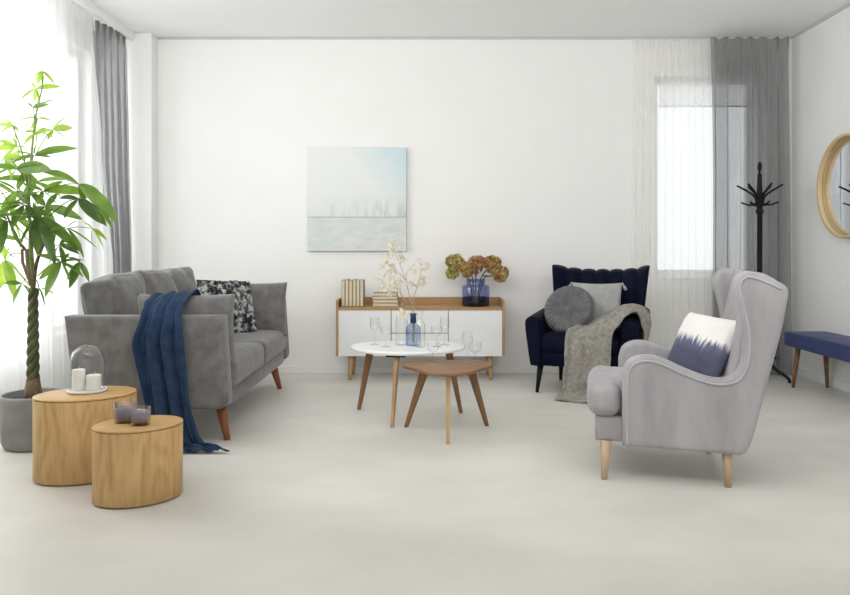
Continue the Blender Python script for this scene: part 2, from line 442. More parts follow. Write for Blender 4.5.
def cloth(rows, nf=3.0, nt=48, ns=10, th=.006, fine=.004, seed=0, skew=.0):
    """draped cloth; rows = (left point, right point, fold height, phase), folds rise on the outer side only"""
    Ls = catmull([r[0] for r in rows], ns); Rs = catmull([r[1] for r in rows], ns)
    A = catmull([(r[2], r[3], 0) for r in rows], ns); m = len(Ls)
    G = [[Ls[i].lerp(Rs[i], j / nt) for j in range(nt + 1)] for i in range(m)]
    out = []
    for i in range(m):
        row = []
        for j in range(nt + 1):
            du = G[min(i + 1, m - 1)][j] - G[max(i - 1, 0)][j]; dv = G[i][min(j + 1, nt)] - G[i][max(j - 1, 0)]
            nn = du.cross(dv); nn = nn.normalized() if nn.length > 1e-9 else V((0, 0, 1))
            t = j / nt; a, ph = A[i].x, A[i].y
            w = nf * 2 * PI * t + ph + skew * i / m
            w += .8 * noise.noise(V((t * 2.1, i * .035, seed)))
            f = .5 + .5 * math.sin(w + .7 * math.sin(w * .37 + seed))
            f = f * (.75 + .5 * noise.noise(V((t * 3 + 4, i * .05, seed + 2)))) + .22 * (.5 + .5 * math.sin(2.3 * w + 1 + i * .04)) - .05
            e = a * f + fine * noise.noise(V((G[i][j].x * 14 + seed, G[i][j].y * 14, G[i][j].z * 14)))
            row.append(G[i][j] + nn * e)
        out.append(row)
    bm = BM(); top, bot = [], []
    for i in range(m):
        tr, br = [], []
        for j in range(nt + 1):
            du = out[min(i + 1, m - 1)][j] - out[max(i - 1, 0)][j]; dv = out[i][min(j + 1, nt)] - out[i][max(j - 1, 0)]
            nn = du.cross(dv); nn = nn.normalized() if nn.length > 1e-9 else V((0, 0, 1))
            tr.append(bm.verts.new(out[i][j] + nn * th / 2)); br.append(bm.verts.new(out[i][j] - nn * th / 2))
        top.append(tr); bot.append(br)
    for i in range(m - 1):
        for j in range(nt):
            bm.faces.new((top[i][j], top[i][j + 1], top[i + 1][j + 1], top[i + 1][j])); bm.faces.new((bot[i][j], bot[i + 1][j], bot[i + 1][j + 1], bot[i][j + 1]))
        for j in (0, nt): bm.faces.new((top[i][j], top[i + 1][j], bot[i + 1][j], bot[i][j]))
    for i in (0, m - 1):
        for j in range(nt): bm.faces.new((top[i][j], top[i][j + 1], bot[i][j + 1], bot[i][j]))
    return bm
def rail(pts, r, seg=8): return tube(pts, r, seg)

# ------------------------------------------------------------------ the room
YB, XR, XL, H = 6.52, 3.13, -2.86, 2.917
YF = -3.2                                    # the room runs on past the camera
def holed(u0, u1, w0, w1, holes, place, t):
    """wall slab with rectangular holes, (u, w) in its plane"""
    us = sorted({u0, u1, *[h[0] for h in holes], *[h[1] for h in holes]}); ws = sorted({w0, w1, *[h[2] for h in holes], *[h[3] for h in holes]})
    bm = BM(); cache = {}
    def vv(u, w, d):
        k = (u, w, d)
        if k not in cache: cache[k] = bm.verts.new(place(u, w, d))
        return cache[k]
    def solid(a, b):
        if a < 0 or b < 0 or a >= len(us) - 1 or b >= len(ws) - 1: return False
        cu, cw = (us[a] + us[a + 1]) / 2, (ws[b] + ws[b + 1]) / 2
        return not any(h[0] < cu < h[1] and h[2] < cw < h[3] for h in holes)
    for a in range(len(us) - 1):
        for b in range(len(ws) - 1):
            if not solid(a, b): continue
            x0, x1, y0, y1 = us[a], us[a + 1], ws[b], ws[b + 1]
            for d in (0, t): bm.faces.new((vv(x0, y0, d), vv(x1, y0, d), vv(x1, y1, d), vv(x0, y1, d)))
            for (da, db, p, q) in ((-1, 0, (x0, y0), (x0, y1)), (1, 0, (x1, y0), (x1, y1)), (0, -1, (x0, y0), (x1, y0)), (0, 1, (x0, y1), (x1, y1))):
                if not solid(a + da, b + db): bm.faces.new((vv(*p, 0), vv(*q, 0), vv(*q, t), vv(*p, t)))
    return bm
WB = (1.93, 2.83, .84, 2.58)                # window in the back wall
WL = [(3.55, 5.30, .42, 2.72), (5.68, 6.30, .42, 2.72)]
struct('floor', box(XL - .2, XR + .2, YF, YB + .2, -.1, 0), 'floor')
struct('ceiling', box(XL - .2, XR + .2, YF, YB + .2, H, H + .1), 'ceil')
struct('wall_back', holed(XL - .2, XR + .2, 0, H, [WB], lambda u, w, d: V((u, YB + d, w)), .22), 'wall')
struct('wall_right', holed(YF, YB, 0, H, [], lambda u, w, d: V((XR + d, u, w)), .2), 'wall')
struct('wall_left', holed(YF, YB, 0, H, WL, lambda u, w, d: V((XL - d, u, w)), .22), 'wall')
struct('trim_1', box(XL, -2.385, 6.38, YB, 0, H, .006, 2), 'wall')         # boxed pillar in the left corner
struct('trim_2', box(-2.56, -2.53, YF, 6.38, H - .065, H), 'trim')         # curtain pelmet along the left windows
struct('gap_shade_back', box(-2.385, XR, YB - .012, YB, H - .018, H - .004), 'gap')  # flat grey strip painted as the shade line between back wall and ceiling
struct('gap_shade_right', box(XR - .012, XR, YF, YB - .012, H - .018, H - .004), 'gap')  # same painted shade line along the top of the right wall
struct('baseboard_back', box(-2.385, XR, YB - .014, YB, 0, .062, .004), 'trim')
struct('baseboard_right', box(XR - .014, XR, YF, YB - .014, 0, .075, .004), 'trim')
def window(name, place, u0, u1, w0, w1, mull=()):
    fr = BM(); f = .055
    for (a, b, c, d) in [(u0, u0 + f, w0, w1), (u1 - f, u1, w0, w1), (u0 + f, u1 - f, w0, w0 + f), (u0 + f, u1 - f, w1 - f, w1)] + [(m - f / 2, m + f / 2, w0 + f, w1 - f) for m in mull]:
        p, q = place(a, c, .09), place(b, d, .15)
        box(min(p.x, q.x), max(p.x, q.x), min(p.y, q.y), max(p.y, q.y), c, d, 0, bm=fr)
    o = struct(name, fr, 'trim')
    p, q = place(u0 + f, w0 + f, .115), place(u1 - f, w1 - f, .121)
    obj('pane', box(min(p.x, q.x), max(p.x, q.x), min(p.y, q.y), max(p.y, q.y), p.z, q.z), 'pane', o, smooth=False)
    p, q = place(u0, w0 - .02, -.02), place(u1, w0 + .004, .09)
    obj('window_sill', box(min(p.x, q.x), max(p.x, q.x), min(p.y, q.y), max(p.y, q.y), p.z, q.z, .003), 'trim', o, smooth=False)
pb = lambda u, w, d: V((u, YB + d, w)); pl = lambda u, w, d: V((XL - d, u, w))
window('window_1', pb, *WB)
window('window_2', pl, *WL[0], mull=(4.42,))
window('window_3', pl, *WL[1])
t = thing('roller_blind', 'pale roller blind rolled down a little over the back wall window', 'blind', (2.38, YB + .06, 2.33))
obj('cloth', box(-.385, .385, -.003, .003, 0, .245), 'blind', t, smooth=False)
obj('bottom_bar', tube([(-.385, 0, 0), (.385, 0, 0)], .007), 'porcelain', t)

# ------------------------------------------------------------------ curtains
def curtain(n, rows, fold, amp, place, seed, m=70, gather=.02):
    """rows: (height, start, end, shift) ; place(u, off, z)"""
    bm = BM(); G = []
    for k in range(m + 1):
        s = k / m
        for a, b in zip(rows, rows[1:]):
            if a[0] >= s * (rows[-1][0] - rows[0][0]) + rows[0][0] - 1e-9 >= b[0] - 1e-9 or True: pass
        z = rows[0][0] + (rows[-1][0] - rows[0][0]) * s
        for a, b in zip(rows, rows[1:]):
            if b[0] - 1e-6 <= z <= a[0] + 1e-6:
                q = (a[0] - z) / (a[0] - b[0]); q = q * q * (3 - 2 * q)
                u0, u1, sh = a[1] + (b[1] - a[1]) * q, a[2] + (b[2] - a[2]) * q, a[3] + (b[3] - a[3]) * q
                break
        row = []
        for j in range(n + 1):
            t = j / n
            w = 2 * PI * fold * t + 1.4 * noise.noise(V((t * fold * .7, seed, s * .7)))
            a_ = amp * (.55 + .45 * min(1, s * 5)) * (.75 + .5 * noise.noise(V((t * fold * .5, seed + 5, s))))
            off = a_ * math.sin(w) + .3 * a_ * math.sin(2 * w + 1 + 2 * s)
            off += gather * max(0, 1 - s * 22) * math.sin(w * 3)
            uu = u0 + (u1 - u0) * t + .25 * a_ * math.cos(w)
            row.append(bm.verts.new(place(uu, off + sh * (t if True else 1), z)))
        G.append(row)
    for k in range(m):
        for j in range(n): bm.faces.new((G[k][j], G[k][j + 1], G[k + 1][j + 1], G[k + 1][j]))
    return bm
pbk = lambda base: (lambda u, off, z: V((u, base - off, z)))
plf = lambda base: (lambda u, off, z: V((base + off, u, z)))
tag(obj('sheer_curtain', curtain(260, [(2.885, 1.73, 2.55, 0), (1.4, 1.72, 2.57, 0), (.012, 1.71, 2.58, 0)], 13, .011, pbk(6.462), 3, gather=.006), 'sheer_b'),
    'long white sheer curtain over the window in the back wall', 'curtain')
tag(obj('grey_curtain', curtain(220, [(2.872, 2.355, 3.025, 0), (1.4, 2.365, 3.035, 0), (.012, 2.365, 3.035, 0)], 6.3, .072, pbk(6.365), 8), 'grey_sheer'),
    'tall grey see-through curtain in the right corner behind the coat stand', 'curtain')
tag(obj('sheer_curtain', curtain(420, [(2.885, 2.2, 5.82, 0), (1.9, 2.2, 5.98, 0), (.9, 2.2, 6.24, .02), (.012, 2.2, 6.28, .02)], 28, .012, plf(-2.64), 11, gather=.008), 'sheer'),
    'wide white sheer curtain along the left windows behind the potted tree', 'curtain')
tag(obj('grey_curtain', curtain(200, [(2.885, 5.92, 6.345, .085), (1.9, 5.98, 6.345, .10), (.9, 6.12, 6.345, .12), (.012, 6.14, 6.345, .125)], 5, .03, plf(-2.665), 21), 'grey_sheer'),
    'grey curtain drawn aside beside the boxed pillar behind the sofa', 'curtain')

# ------------------------------------------------------------------ picture and mirror
t = thing('wall_picture', 'square pale canvas of a misty shore on the back wall', 'picture', (-.648, YB, 1.508))
obj('stretcher', box(-.428, .428, -.034, -.002, -.448, .448, .003), 'canvas_side', t, smooth=False)
obj('canvas', box(-.426, .426, -.037, -.034, -.446, .446), 'painting', t, smooth=False)
t = thing('round_mirror', 'round wall mirror in a deep pale wooden rim on the right wall', 'mirror', (XR, 5.565, 1.545))
rim = [(.368, .012), (.387, .012), (.387, .078), (.372, .078), (.368, .074), (.368, .012)]
bm = lathe(rim[:], 96); bmesh.ops.remove_doubles(bm, verts=bm.verts[:], dist=1e-5)
RM = Matrix.Rotation(-PI / 2, 4, 'Y')
bm.transform(RM); obj('rim', bm, 'bentwood', t)
bm = lathe([(.3675, .042), (.369, .042), (.369, .045), (.3675, .045), (.3675, .042)], 96); bmesh.ops.remove_doubles(bm, verts=bm.verts[:], dist=1e-5)
bm.transform(RM); obj('rim_groove', bm, 'walnut', t)
bm = lathe([(0, .004), (.368, .004), (.368, .014), (0, .014)], 96); bm.transform(RM)
obj('mirror_glass', bm, 'mirror', t, rot=(0, 0, math.radians(2.3)), smooth=False)

# ------------------------------------------------------------------ sofa
SX, SY = -1.55, 5.0
sofa = thing('sofa', 'grey three-cushion sofa on reddish wooden legs before the left windows', 'sofa', (SX - .013, SY, 0), math.radians(.8))
def arm(y0):
    P = [(-1.137, .712), (-1.99, .712), (-1.93, .21), (-1.15, .205), (-1.112, .225), (-1.108, .26)]
    def subdiv(P):
        out = []
        for i in range(len(P)):
            a, b = V(P[i - 1]), V(P[i]); n = max(1, int((b - a).length / .08))
            out += [a.lerp(b, (k + 1) / n) for k in range(n)]
        return out
    return rprism(subdiv(P), .13, .02, lambda a, b, d: V((a - SX, y0 + d - SY, b)))
for y, y0 in ((4.066, 4.05), (5.934, 5.82)):
    ar = obj('armrest', arm(y0), 'grey_fab', sofa)
    obj('piping', tube([(-1.945 - SX, y - SY, .69 + .016), (-1.15 - SX, y - SY, .706), (-1.137 - SX, y - SY, .695), (-1.108 - SX, y - SY, .26), (-1.112 - SX, y - SY, .235)], .0045, 6), 'grey_fab', ar)
obj('base', box(-1.95 - SX, -1.125 - SX, 4.175 - SY, 5.825 - SY, .19, .30, .02, 3), 'grey_fab', sofa)
obj('back_frame', box(-2.0 - SX, -1.86 - SX, 4.175 - SY, 5.825 - SY, .20, .70, .03, 3), 'grey_fab', sofa)
for k, yc in enumerate((4.59, 5.41)):
    obj('seat_cushion', puff(.68, .815, .175, .045, (.012, 0, .02), 16, .004, 5, k), 'grey_fab', sofa, (-1.445 - SX, yc - SY, .372))
for k, (yc, zc, ry) in enumerate(((4.515, .685, -9), (5.06, .695, -11), (5.56, .695, -10))):
    obj('back_cushion', puff(.17, .60, .45, .035, (.055, .012, .012), 18, .016, 6, k + 4), 'grey_fab', sofa, (-1.875 - SX, yc - SY, zc), (math.radians((1, -2, 2)[k]), math.radians(ry), math.radians((3, -2, 1)[k])))
for (x, y, dx, dy) in ((-1.15, 4.22, .03, .035), (-1.15, 5.78, .03, -.035), (-1.88, 4.22, -.03, .035), (-1.88, 5.78, -.03, -.035)):
    sgn = -1 if x < -1.5 else 1
    obj('leg', tube([(x - .055 * sgn - SX, y + dy - SY, .215), (x - SX, y - SY, 0)], [.034, .017], 14), 'red_leg', sofa)
c = thing('arm_cushion', 'pale grey cushion inside the near arm of the sofa under the blue throw', 'cushion', (-1.395, 4.265, .622), 0)
obj('cover', pillow(.56, .40, .17, 28, .05, .35, .010, 2), 'grey_cush', c, rot=(math.radians(3), 0, 0))
c = thing('arm_cushion', 'grey cushion leaning on the far arm of the sofa', 'cushion', (-1.385, 5.715, .62), 0)
obj('cover', pillow(.56, .41, .17, 28, .05, .35, .010, 5), 'grey_fab', c, rot=(math.radians(-5), 0, 0))
knob = lambda x, z: .022 * max(0, noise.noise(V((x * 34, z * 34, 3.3)))) + .013 * noise.noise(V((x * 75, z * 75, 1.2)))
c = thing('knitted_cushion', 'chunky black and white knitted cushion on the sofa', 'cushion', (-1.475, 5.40, .655), math.radians(43))
obj('cover', pillow(.42, .42, .15, 60, .04, .4, .006, 9, knob), 'knit', c, rot=(math.radians(-22), math.radians(3), 0))
rows = [((-1.58, 4.42, .70), (-1.36, 4.42, .72), .01, .5), ((-1.575, 4.36, .775), (-1.345, 4.36, .79), .016, .5), ((-1.57, 4.27, .806), (-1.335, 4.27, .825), .022, .5), ((-1.575, 4.16, .785), (-1.34, 4.16, .80), .022, .6),
        ((-1.565, 4.06, .735), (-1.345, 4.06, .745), .02, .7), ((-1.57, 4.035, .67), (-1.335, 4.035, .67), .03, .8), ((-1.60, 4.03, .57), (-1.325, 4.03, .57), .042, 1.0), ((-1.575, 4.03, .45), (-1.315, 4.03, .45), .045, 1.2), ((-1.545, 4.02, .33), (-1.30, 4.02, .33), .045, 1.3),
        ((-1.51, 4.01, .17), (-1.27, 4.01, .17), .045, 1.5), ((-1.47, 3.99, .055), (-1.22, 3.99, .055), .035, 1.7), ((-1.43, 3.955, .02), (-1.13, 3.965, .02), .04, 2.0), ((-1.36, 3.92, .010), (-1.06, 3.93, .010), .032, 2.2)]
tag(obj('throw_blanket', cloth(rows, 3.1, 80, 8, .007, .010, 1, 1.2), 'navy_throw'), 'blue throw hanging over the near sofa arm down to the floor', 'blanket')

# ------------------------------------------------------------------ oval wooden stools
def ellipse_drum(a, b, z0, z1, r, seg=80):
    bm = BM(); rings = []
    for ins, z in [(.01, z0), (0, z0 + .005), (0, (z0 + z1) / 2), (0, z1 - r), (r * .3, z1 - r * .3), (r, z1)]:
        rings.append([bm.verts.new(((a - ins) * math.cos(2 * PI * k / seg), (b - ins) * math.sin(2 * PI * k / seg), z)) for k in range(seg)])
    for A, B in zip(rings, rings[1:]):
        for k in range(seg): bm.faces.new((A[k], A[(k + 1) % seg], B[(k + 1) % seg], B[k]))
    bm.faces.new(rings[0][::-1]); bm.faces.new(rings[-1]); return bm
def stool(label, x, y, a, b, h, ang):
    t = thing('oval_stool', label, 'side table', (x, y, 0), math.radians(ang), 'oval oak stools')
    obj('drum', ellipse_drum(a, b, .004, h - .012, .001), 'oak', t)
    obj('top_board', ellipse_drum(a + .0005, b + .0005, h - .012, h, .003), 'oak_top', t)
stool('larger oval oak drum side table carrying the glass cloche, beside the plant pot', -1.647, 3.57, .225, .176, .39, 27)
stool('smaller oval oak drum side table carrying two glass candles', -1.27, 3.245, .184, .15, .322, 29)
# cloche
t = thing('candle_plate', 'round white plate under the glass cloche', 'plate', (-1.655, 3.60, .39))
obj('dish', lathe([(0, 0), (.078, 0), (.088, .004), (.091, .012), (.089, .015), (.083, .012), (0, .011)], 56), 'porcelain', t)
def candle(label, x, y, r, h):
    t = thing('pillar_candle', label, 'candle', (x, y, .4012))
    wx = obj('wax', lathe([(0, 0)] + rounded_profile(r, 0, h, .004)[1:-2] + [(r * .75, h - .001), (r * .3, h - .004), (0, h - .004)], 32), 'wax', t)
    obj('wick', tube([(0, 0, h - .006), (.001, 0, h + .006), (.004, 0, h + .015)], .0014, 6), 'wick', wx)
candle('taller white pillar candle under the glass cloche', -1.692, 3.592, .029, .098)
candle('shorter white pillar candle under the glass cloche', -1.619, 3.59, .0335, .072)
t = thing('glass_cloche', 'clear glass dome cloche over two white candles', 'cloche', (-1.655, 3.60, .403))
prof = [(.076, 0), (.076, .06), (.076, .135)] + [(.076 * math.cos(a), .135 + .078 * math.sin(a)) for a in [PI / 2 * k / 10 for k in range(1, 10)]] + [(0, .213)]
obj('dome', lathe(prof, 48), 'glass', t)
obj('rim', lathe([(.0745, 0), (.0775, 0), (.0775, .003), (.0745, .003), (.0745, 0)], 48), 'glass_candle', t)
def glass_candle(label, x, y, r, h, wz):
    t = thing('glass_candle', label, 'candle', (x, y, .322))
    sq = lambda a, r_, z: 1 / (abs(math.cos(a)) ** 5 + abs(math.sin(a)) ** 5) ** .2
    obj('tumbler', lathe([(0, 0), (r * .88, 0), (r * .96, .004), (r, h), (r * .95, h), (r * .91, .012), (0, .012)], 48, fn=sq), 'glass_candle', t)
    wx = obj('wax', lathe([(0, .0125), (r * .895, .0125), (r * .93, wz), (0, wz - .002)], 48, fn=sq), 'mauve_wax', t)
    obj('wick', tube([(0, 0, wz - .004), (.001, 0, wz + .010)], .0013, 6), 'wick', wx)
glass_candle('larger mauve candle in a glass tumbler on the small oval stool', -1.333, 3.265, .042, .088, .062)
glass_candle('smaller mauve candle in a glass tumbler at the front of the small oval stool', -1.248, 3.215, .036, .075, .054)

# ------------------------------------------------------------------ potted tree
PX, PY = -2.172, 4.10
K = PY / 750
plant = thing('potted_tree', 'tall green tree with braided trunk in a grey concrete pot by the window', 'plant', (PX, PY, 0))
def at(px, py, dy=0): return V(((px - 432) * K - PX, dy, 1.07 - (py - 250) * K))
obj('pot', lathe([(0, 0), (.135, 0), (.152, .012), (.163, .04), (.172, .27), (.172, .283), (.168, .287), (.158, .287), (.154, .28), (.15, .25), (.0, .25)], 64), 'concrete', plant)
obj('soil', lathe([(0, .262), (.08, .262), (.151, .255), (.151, .245), (0, .245)], 48), 'soil', plant)
for s in range(3):
    pts = []
    for k in range(61):
        q = k / 60; a = 2 * PI * (q * 3.2 + s / 3); rr = .017
        pts.append(at(33, 391 - 102 * q) + V((rr * math.cos(a), rr * math.sin(a), 0)) * (1 - .25 * q))
    obj('trunk_strand', tube(pts, [.019, .014], 10), 'bark', plant)
obj('trunk_base', lathe([(0, -.01), (.046, -.01), (.044, .03), (.035, .085), (.03, .10)], 18, at(33, 396)), 'bark_low', plant)
def branch(pts, r0, r1, mat='twig'):
    P = catmull([at(*p) for p in pts], 6); obj('branch', tube(P, [r0, r1], 8), mat, plant)
branch([(33, 290, 0), (30, 270, .02), (26, 255, .03), (10, 238, .06), (0, 222, .10), (-10, 205, .12)], .013, .005)
branch([(33, 290, 0), (37, 270, -.02), (41, 258, -.03), (47, 245, -.04), (52, 232, -.05)], .013, .006)
branch([(33, 290, 0), (31, 265, -.01), (31, 230, -.01), (28, 195, 0), (24, 165, .01), (17, 142, .02), (8, 124, .04)], .011, .003, 'petiole')
branch([(32, 275, .01), (31, 235, .0), (31, 195, -.02), (34, 150, -.02), (36, 115, 0), (41, 88, .01), (42, 72, .01)], .010, .0025, 'petiole')
for (x, dx) in ((24.5, 0), (29, 1)):
    obj('cut_stub', tube([at(32, 285, -.01), at(x, 262, -.02), at(x - .5, 249, -.02)], .0085, 10), 'bark_low', plant)
def leaflet(bm, base, d, L, w, droop, roll, hub):
    """one pointed blade: a strip of quads with a folded midrib; starts at hub vertex"""
    d = V(d).normalized(); side = d.cross(V((0, 0, 1)))
    side = side.normalized() if side.length > .15 else V((0, 1, 0))
    side = (Matrix.Rotation(roll, 3, d) @ side).normalized(); n = 9; rows = []; p = V(base); cur = d.copy()
    for k in range(n + 1):
        s = k / n; wid = w * L * (math.sin(PI * (s ** .85)) ** .8) * .5
        up = side.cross(cur).normalized()
        if k == n or k == 0: rows.append([bm.verts.new(p)] if k else [hub])
        else: rows.append([bm.verts.new(p - side * wid + up * wid * .30), bm.verts.new(p - side * wid * .5 + up * wid * .10), bm.verts.new(p), bm.verts.new(p + side * wid * .5 + up * wid * .10), bm.verts.new(p + side * wid + up * wid * .30)])
        p = p + cur * (L / n); cur = (cur + V((0, 0, -droop / n))).normalized()
    for A, B in zip(rows, rows[1:]):
        if len(A) == 1:
            for k in range(4): bm.faces.new((A[0], B[k], B[k + 1]))
        elif len(B) == 1:
            for k in range(4): bm.faces.new((A[k], A[k + 1], B[0]))
        else:
            for k in range(4): bm.faces.new((A[k], A[k + 1], B[k + 1], B[k]))
def palm(hub, att, angs, mat, dy=0, wid=.275):
    h = at(hub[0], hub[1], dy); a = at(att[0], att[1], dy * .2)
    mid = a.lerp(h, .55) + V((0, 0, .02))
    P = catmull([a, mid, h], 5); bm = tube(P, [.0032, .0022], 6, cap=False)
    hv = bm.verts.new(h)
    ring = sorted(bm.verts, key=lambda v: (v.co - h).length)[1:7]
    ring = [v for v in bm.verts if v is not hv][-6:]
    for k in range(6): bm.faces.new((ring[k], ring[(k + 1) % 6], hv))
    for q in angs:
        ang, L = math.radians(q[0]), q[1] * K * 1.22
        dep = random.uniform(-.55, .55); d = V((math.cos(ang), dep, math.sin(ang)))
        L2 = L * math.sqrt(1 + .5 * dep * dep)
        leaflet(bm, h, d + V((0, 0, .12)), L2, wid * random.uniform(.9, 1.15), .28, random.uniform(-1.2, 1.2), hv)
    return obj('leaf', bm, 'leaf_' + mat, plant)
LV = [
 ((42, 71), (42, 84), [(-115, 12), (-92, 13), (-70, 13), (-45, 16), (-140, 9)], 'lime', 0),
 ((34, 88), (38, 100), [(120, 7), (6, 20), (-130, 15), (-68, 12), (-108, 11)], 'lime', .02),
 ((36, 109), (35, 120), [(24, 19), (6, 18), (140, 8)], 'mid', -.03),
 ((35, 117), (35, 130), [(188, 22), (208, 18), (-10, 10), (-130, 12)], 'lime', .03),
 ((57, 131), (36, 156), [(34, 20), (2, 20), (194, 21), (228, 11), (78, 9), (-40, 12)], 'lime', -.04),
 ((8, 124), (16, 146), [(0, 11), (178, 15), (215, 12), (140, 10), (-40, 10)], 'lime', .05),
 ((34, 131), (35, 145), [(18, 11), (212, 20), (178, 12), (-20, 14)], 'lime', .04),
 ((13, 146), (19, 158), [(188, 18), (238, 17), (100, 9), (-10, 18), (160, 16), (-60, 14)], 'lime', .03),
 ((36, 156), (31, 172), [(12, 34), (-5, 13), (200, 18), (84, 10), (170, 16)], 'mid', -.02),
 ((-2, 160), (20, 170), [(10, 22), (-25, 22), (40, 16), (-60, 20)], 'lime', .06),
 ((20, 170), (26, 186), [(-3, 38), (172, 22), (6, 28), (226, 16), (-40, 20), (120, 12)], 'mid', -.03),
 ((28, 181), (29, 195), [(8, 28), (170, 26), (-32, 22), (62, 15), (215, 22)], 'mid', .08),
 ((48, 192), (31, 216), [(-2, 37), (28, 18), (-35, 20), (198, 26), (230, 15), (160, 18)], 'mid', -.05),
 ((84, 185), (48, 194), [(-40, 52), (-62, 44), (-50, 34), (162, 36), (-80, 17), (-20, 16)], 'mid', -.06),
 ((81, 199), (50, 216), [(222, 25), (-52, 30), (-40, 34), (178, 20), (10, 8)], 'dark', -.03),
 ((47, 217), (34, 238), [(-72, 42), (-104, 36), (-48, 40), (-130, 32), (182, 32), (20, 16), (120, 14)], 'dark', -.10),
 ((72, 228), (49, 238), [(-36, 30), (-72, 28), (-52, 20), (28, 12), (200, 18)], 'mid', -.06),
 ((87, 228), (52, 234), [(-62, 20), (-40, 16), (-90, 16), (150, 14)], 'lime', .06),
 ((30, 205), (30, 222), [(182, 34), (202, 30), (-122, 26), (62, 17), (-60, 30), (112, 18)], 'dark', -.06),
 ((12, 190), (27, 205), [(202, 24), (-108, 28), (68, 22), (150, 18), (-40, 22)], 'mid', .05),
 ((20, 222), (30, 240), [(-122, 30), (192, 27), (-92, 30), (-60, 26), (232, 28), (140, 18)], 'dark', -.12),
 ((40, 206), (31, 225), [(-82, 32), (-22, 28), (38, 18), (142, 22), (-150, 24)], 'dark', .06),
 ((2, 212), (12, 236), [(0, 24), (-42, 28), (42, 18), (190, 20), (-80, 26)], 'mid', .08),
 ((63, 262), (38, 276), [(-102, 30), (222, 22), (-30, 25), (160, 20), (38, 13), (-62, 22), (4, 20)], 'mid', -.02),
 ((80, 262), (46, 258), [(-100, 23), (-72, 18), (-125, 18), (160, 14)], 'dark', .0),
 ((3, 260), (22, 254), [(-58, 34), (-84, 32), (-112, 28), (100, 18), (58, 15), (-40, 24)], 'lime', .02),
 ((18, 284), (30, 280), [(-68, 20), (-108, 18), (-40, 12), (178, 14)], 'mid', .04),
 ((36, 288), (34, 280), [(-112, 15), (-66, 17), (-20, 14)], 'mid', .03),
 ((55, 245), (45, 256), [(-20, 22), (-70, 22), (30, 14), (-110, 20)], 'dark', .05),
 ((-14, 180), (10, 205), [(0, 26), (-35, 28), (40, 20), (-70, 24)], 'mid', .02),
 ((-16, 236), (0, 225), [(-10, 26), (-50, 30), (30, 20), (-90, 26)], 'mid', .04),
]
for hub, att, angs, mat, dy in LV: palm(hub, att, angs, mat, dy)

# ------------------------------------------------------------------ sideboard
BX0, BX1, BY0, BY1, BZ0, BZ1 = -.782, .592, 6.10, 6.48, .205, .602
sb = thing('sideboard', 'low white and oak sideboard on tapered legs against the back wall', 'sideboard', ((BX0 + BX1) / 2, (BY0 + BY1) / 2, 0))
ox, oy = (BX0 + BX1) / 2, (BY0 + BY1) / 2
def sbox(name, x0, x1, y0, y1, z0, z1, mat, r=.002, par=None):
    return obj(name, box(x0 - ox, x1 - ox, y0 - oy, y1 - oy, z0, z1, r, 1), mat, par or sb, smooth=False)
for x in (BX0, BX1 - .018):
    bm = rprism([(BY0, BZ0), (BY1, BZ0), (BY1, BZ1 + .062), (BY0 + .012, BZ1 + .062), (BY0, BZ1 + .05)], .018, .0015, lambda a, b, d, x=x: V((x + d - ox, a - oy, b)), 1)
    obj('side_panel', bm, 'oak_z', sb, smooth=False)
sbox('top_panel', BX0 + .018, BX1 - .018, BY0, BY1 - .014, BZ1 - .022, BZ1, 'oak_x')
sbox('back_rail', BX0 + .018, BX1 - .018, BY1 - .014, BY1, BZ1 - .022, BZ1 + .062, 'oak_x')
sbox('bottom_panel', BX0 + .018, BX1 - .018, BY0 + .02, BY1 - .014, BZ0, BZ0 + .018, 'white')
sbox('back_panel', BX0 + .018, BX1 - .018, BY1 - .014, BY1 - .004, BZ0 + .018, BZ1 - .022, 'oak_x')
fz0, fz1 = BZ0, BZ1 - .024
x1_, x2_ = -.332, .132
sbox('door', BX0 + .02, x1_ - .0025, BY0 + .001, BY0 + .019, fz0, fz1, 'white')
sbox('door', x2_ + .0025, BX1 - .02, BY0 + .001, BY0 + .019, fz0, fz1, 'white')
sbox('drawer', x1_ + .0025, x2_ - .0025, BY0 + .001, BY0 + .019, .3960, fz1, 'white')
sbox('drawer', x1_ + .0025, x2_ - .0025, BY0 + .001, BY0 + .019, fz0, .3905, 'white')
for x in (BX0 + .115, BX1 - .115):
    for y in (BY0 + .07, BY1 - .05):
        s = -1 if x < ox else 1
        obj('leg', tube([(x - ox, y - oy, BZ0 + .002), (x + .008 * s - ox, y - oy, 0)], [.024, .013], 16), 'pale_leg', sb)
def book(label, loc, w, d, h, rot, group):
    """pages face the local -Y side; w = thickness, h = height"""
    t = thing('book', label, 'book', loc, 0, group); t.rotation_euler = rot
    c = BM(); e = .0035
    P = [(-w / 2, -d / 2), (-w / 2 + e, -d / 2), (-w / 2 + e, d / 2 - e), (w / 2 - e, d / 2 - e), (w / 2 - e, -d / 2), (w / 2, -d / 2), (w / 2, d / 2), (-w / 2, d / 2)]
    A = [c.verts.new((x, y, 0)) for x, y in P]; B = [c.verts.new((x, y, h)) for x, y in P]
    for k in range(8): c.faces.new((A[k], A[(k + 1) % 8], B[(k + 1) % 8], B[k]))
    c.faces.new(A); c.faces.new(B); obj('cover', c, 'cover', t, smooth=False)
    obj('pages', box(-w / 2 + e, w / 2 - e, -d / 2 + .004, d / 2 - e, .003, h - .004), 'paper', t, smooth=False)
names = ['first', 'second', 'third', 'fourth', 'fifth', 'sixth']
for k in range(6):
    hh = (.218, .222, .216, .222, .218, .220)[k]
    book('cream book standing upright, %s from the left in the sideboard row' % names[k], (-.734 + k * .0305, 6.27, BZ1 + .0005), .0285, .15, hh, (0, 0, math.radians((.0, 0, 0, 0, 0, 0)[k])), 'upright books on the sideboard')
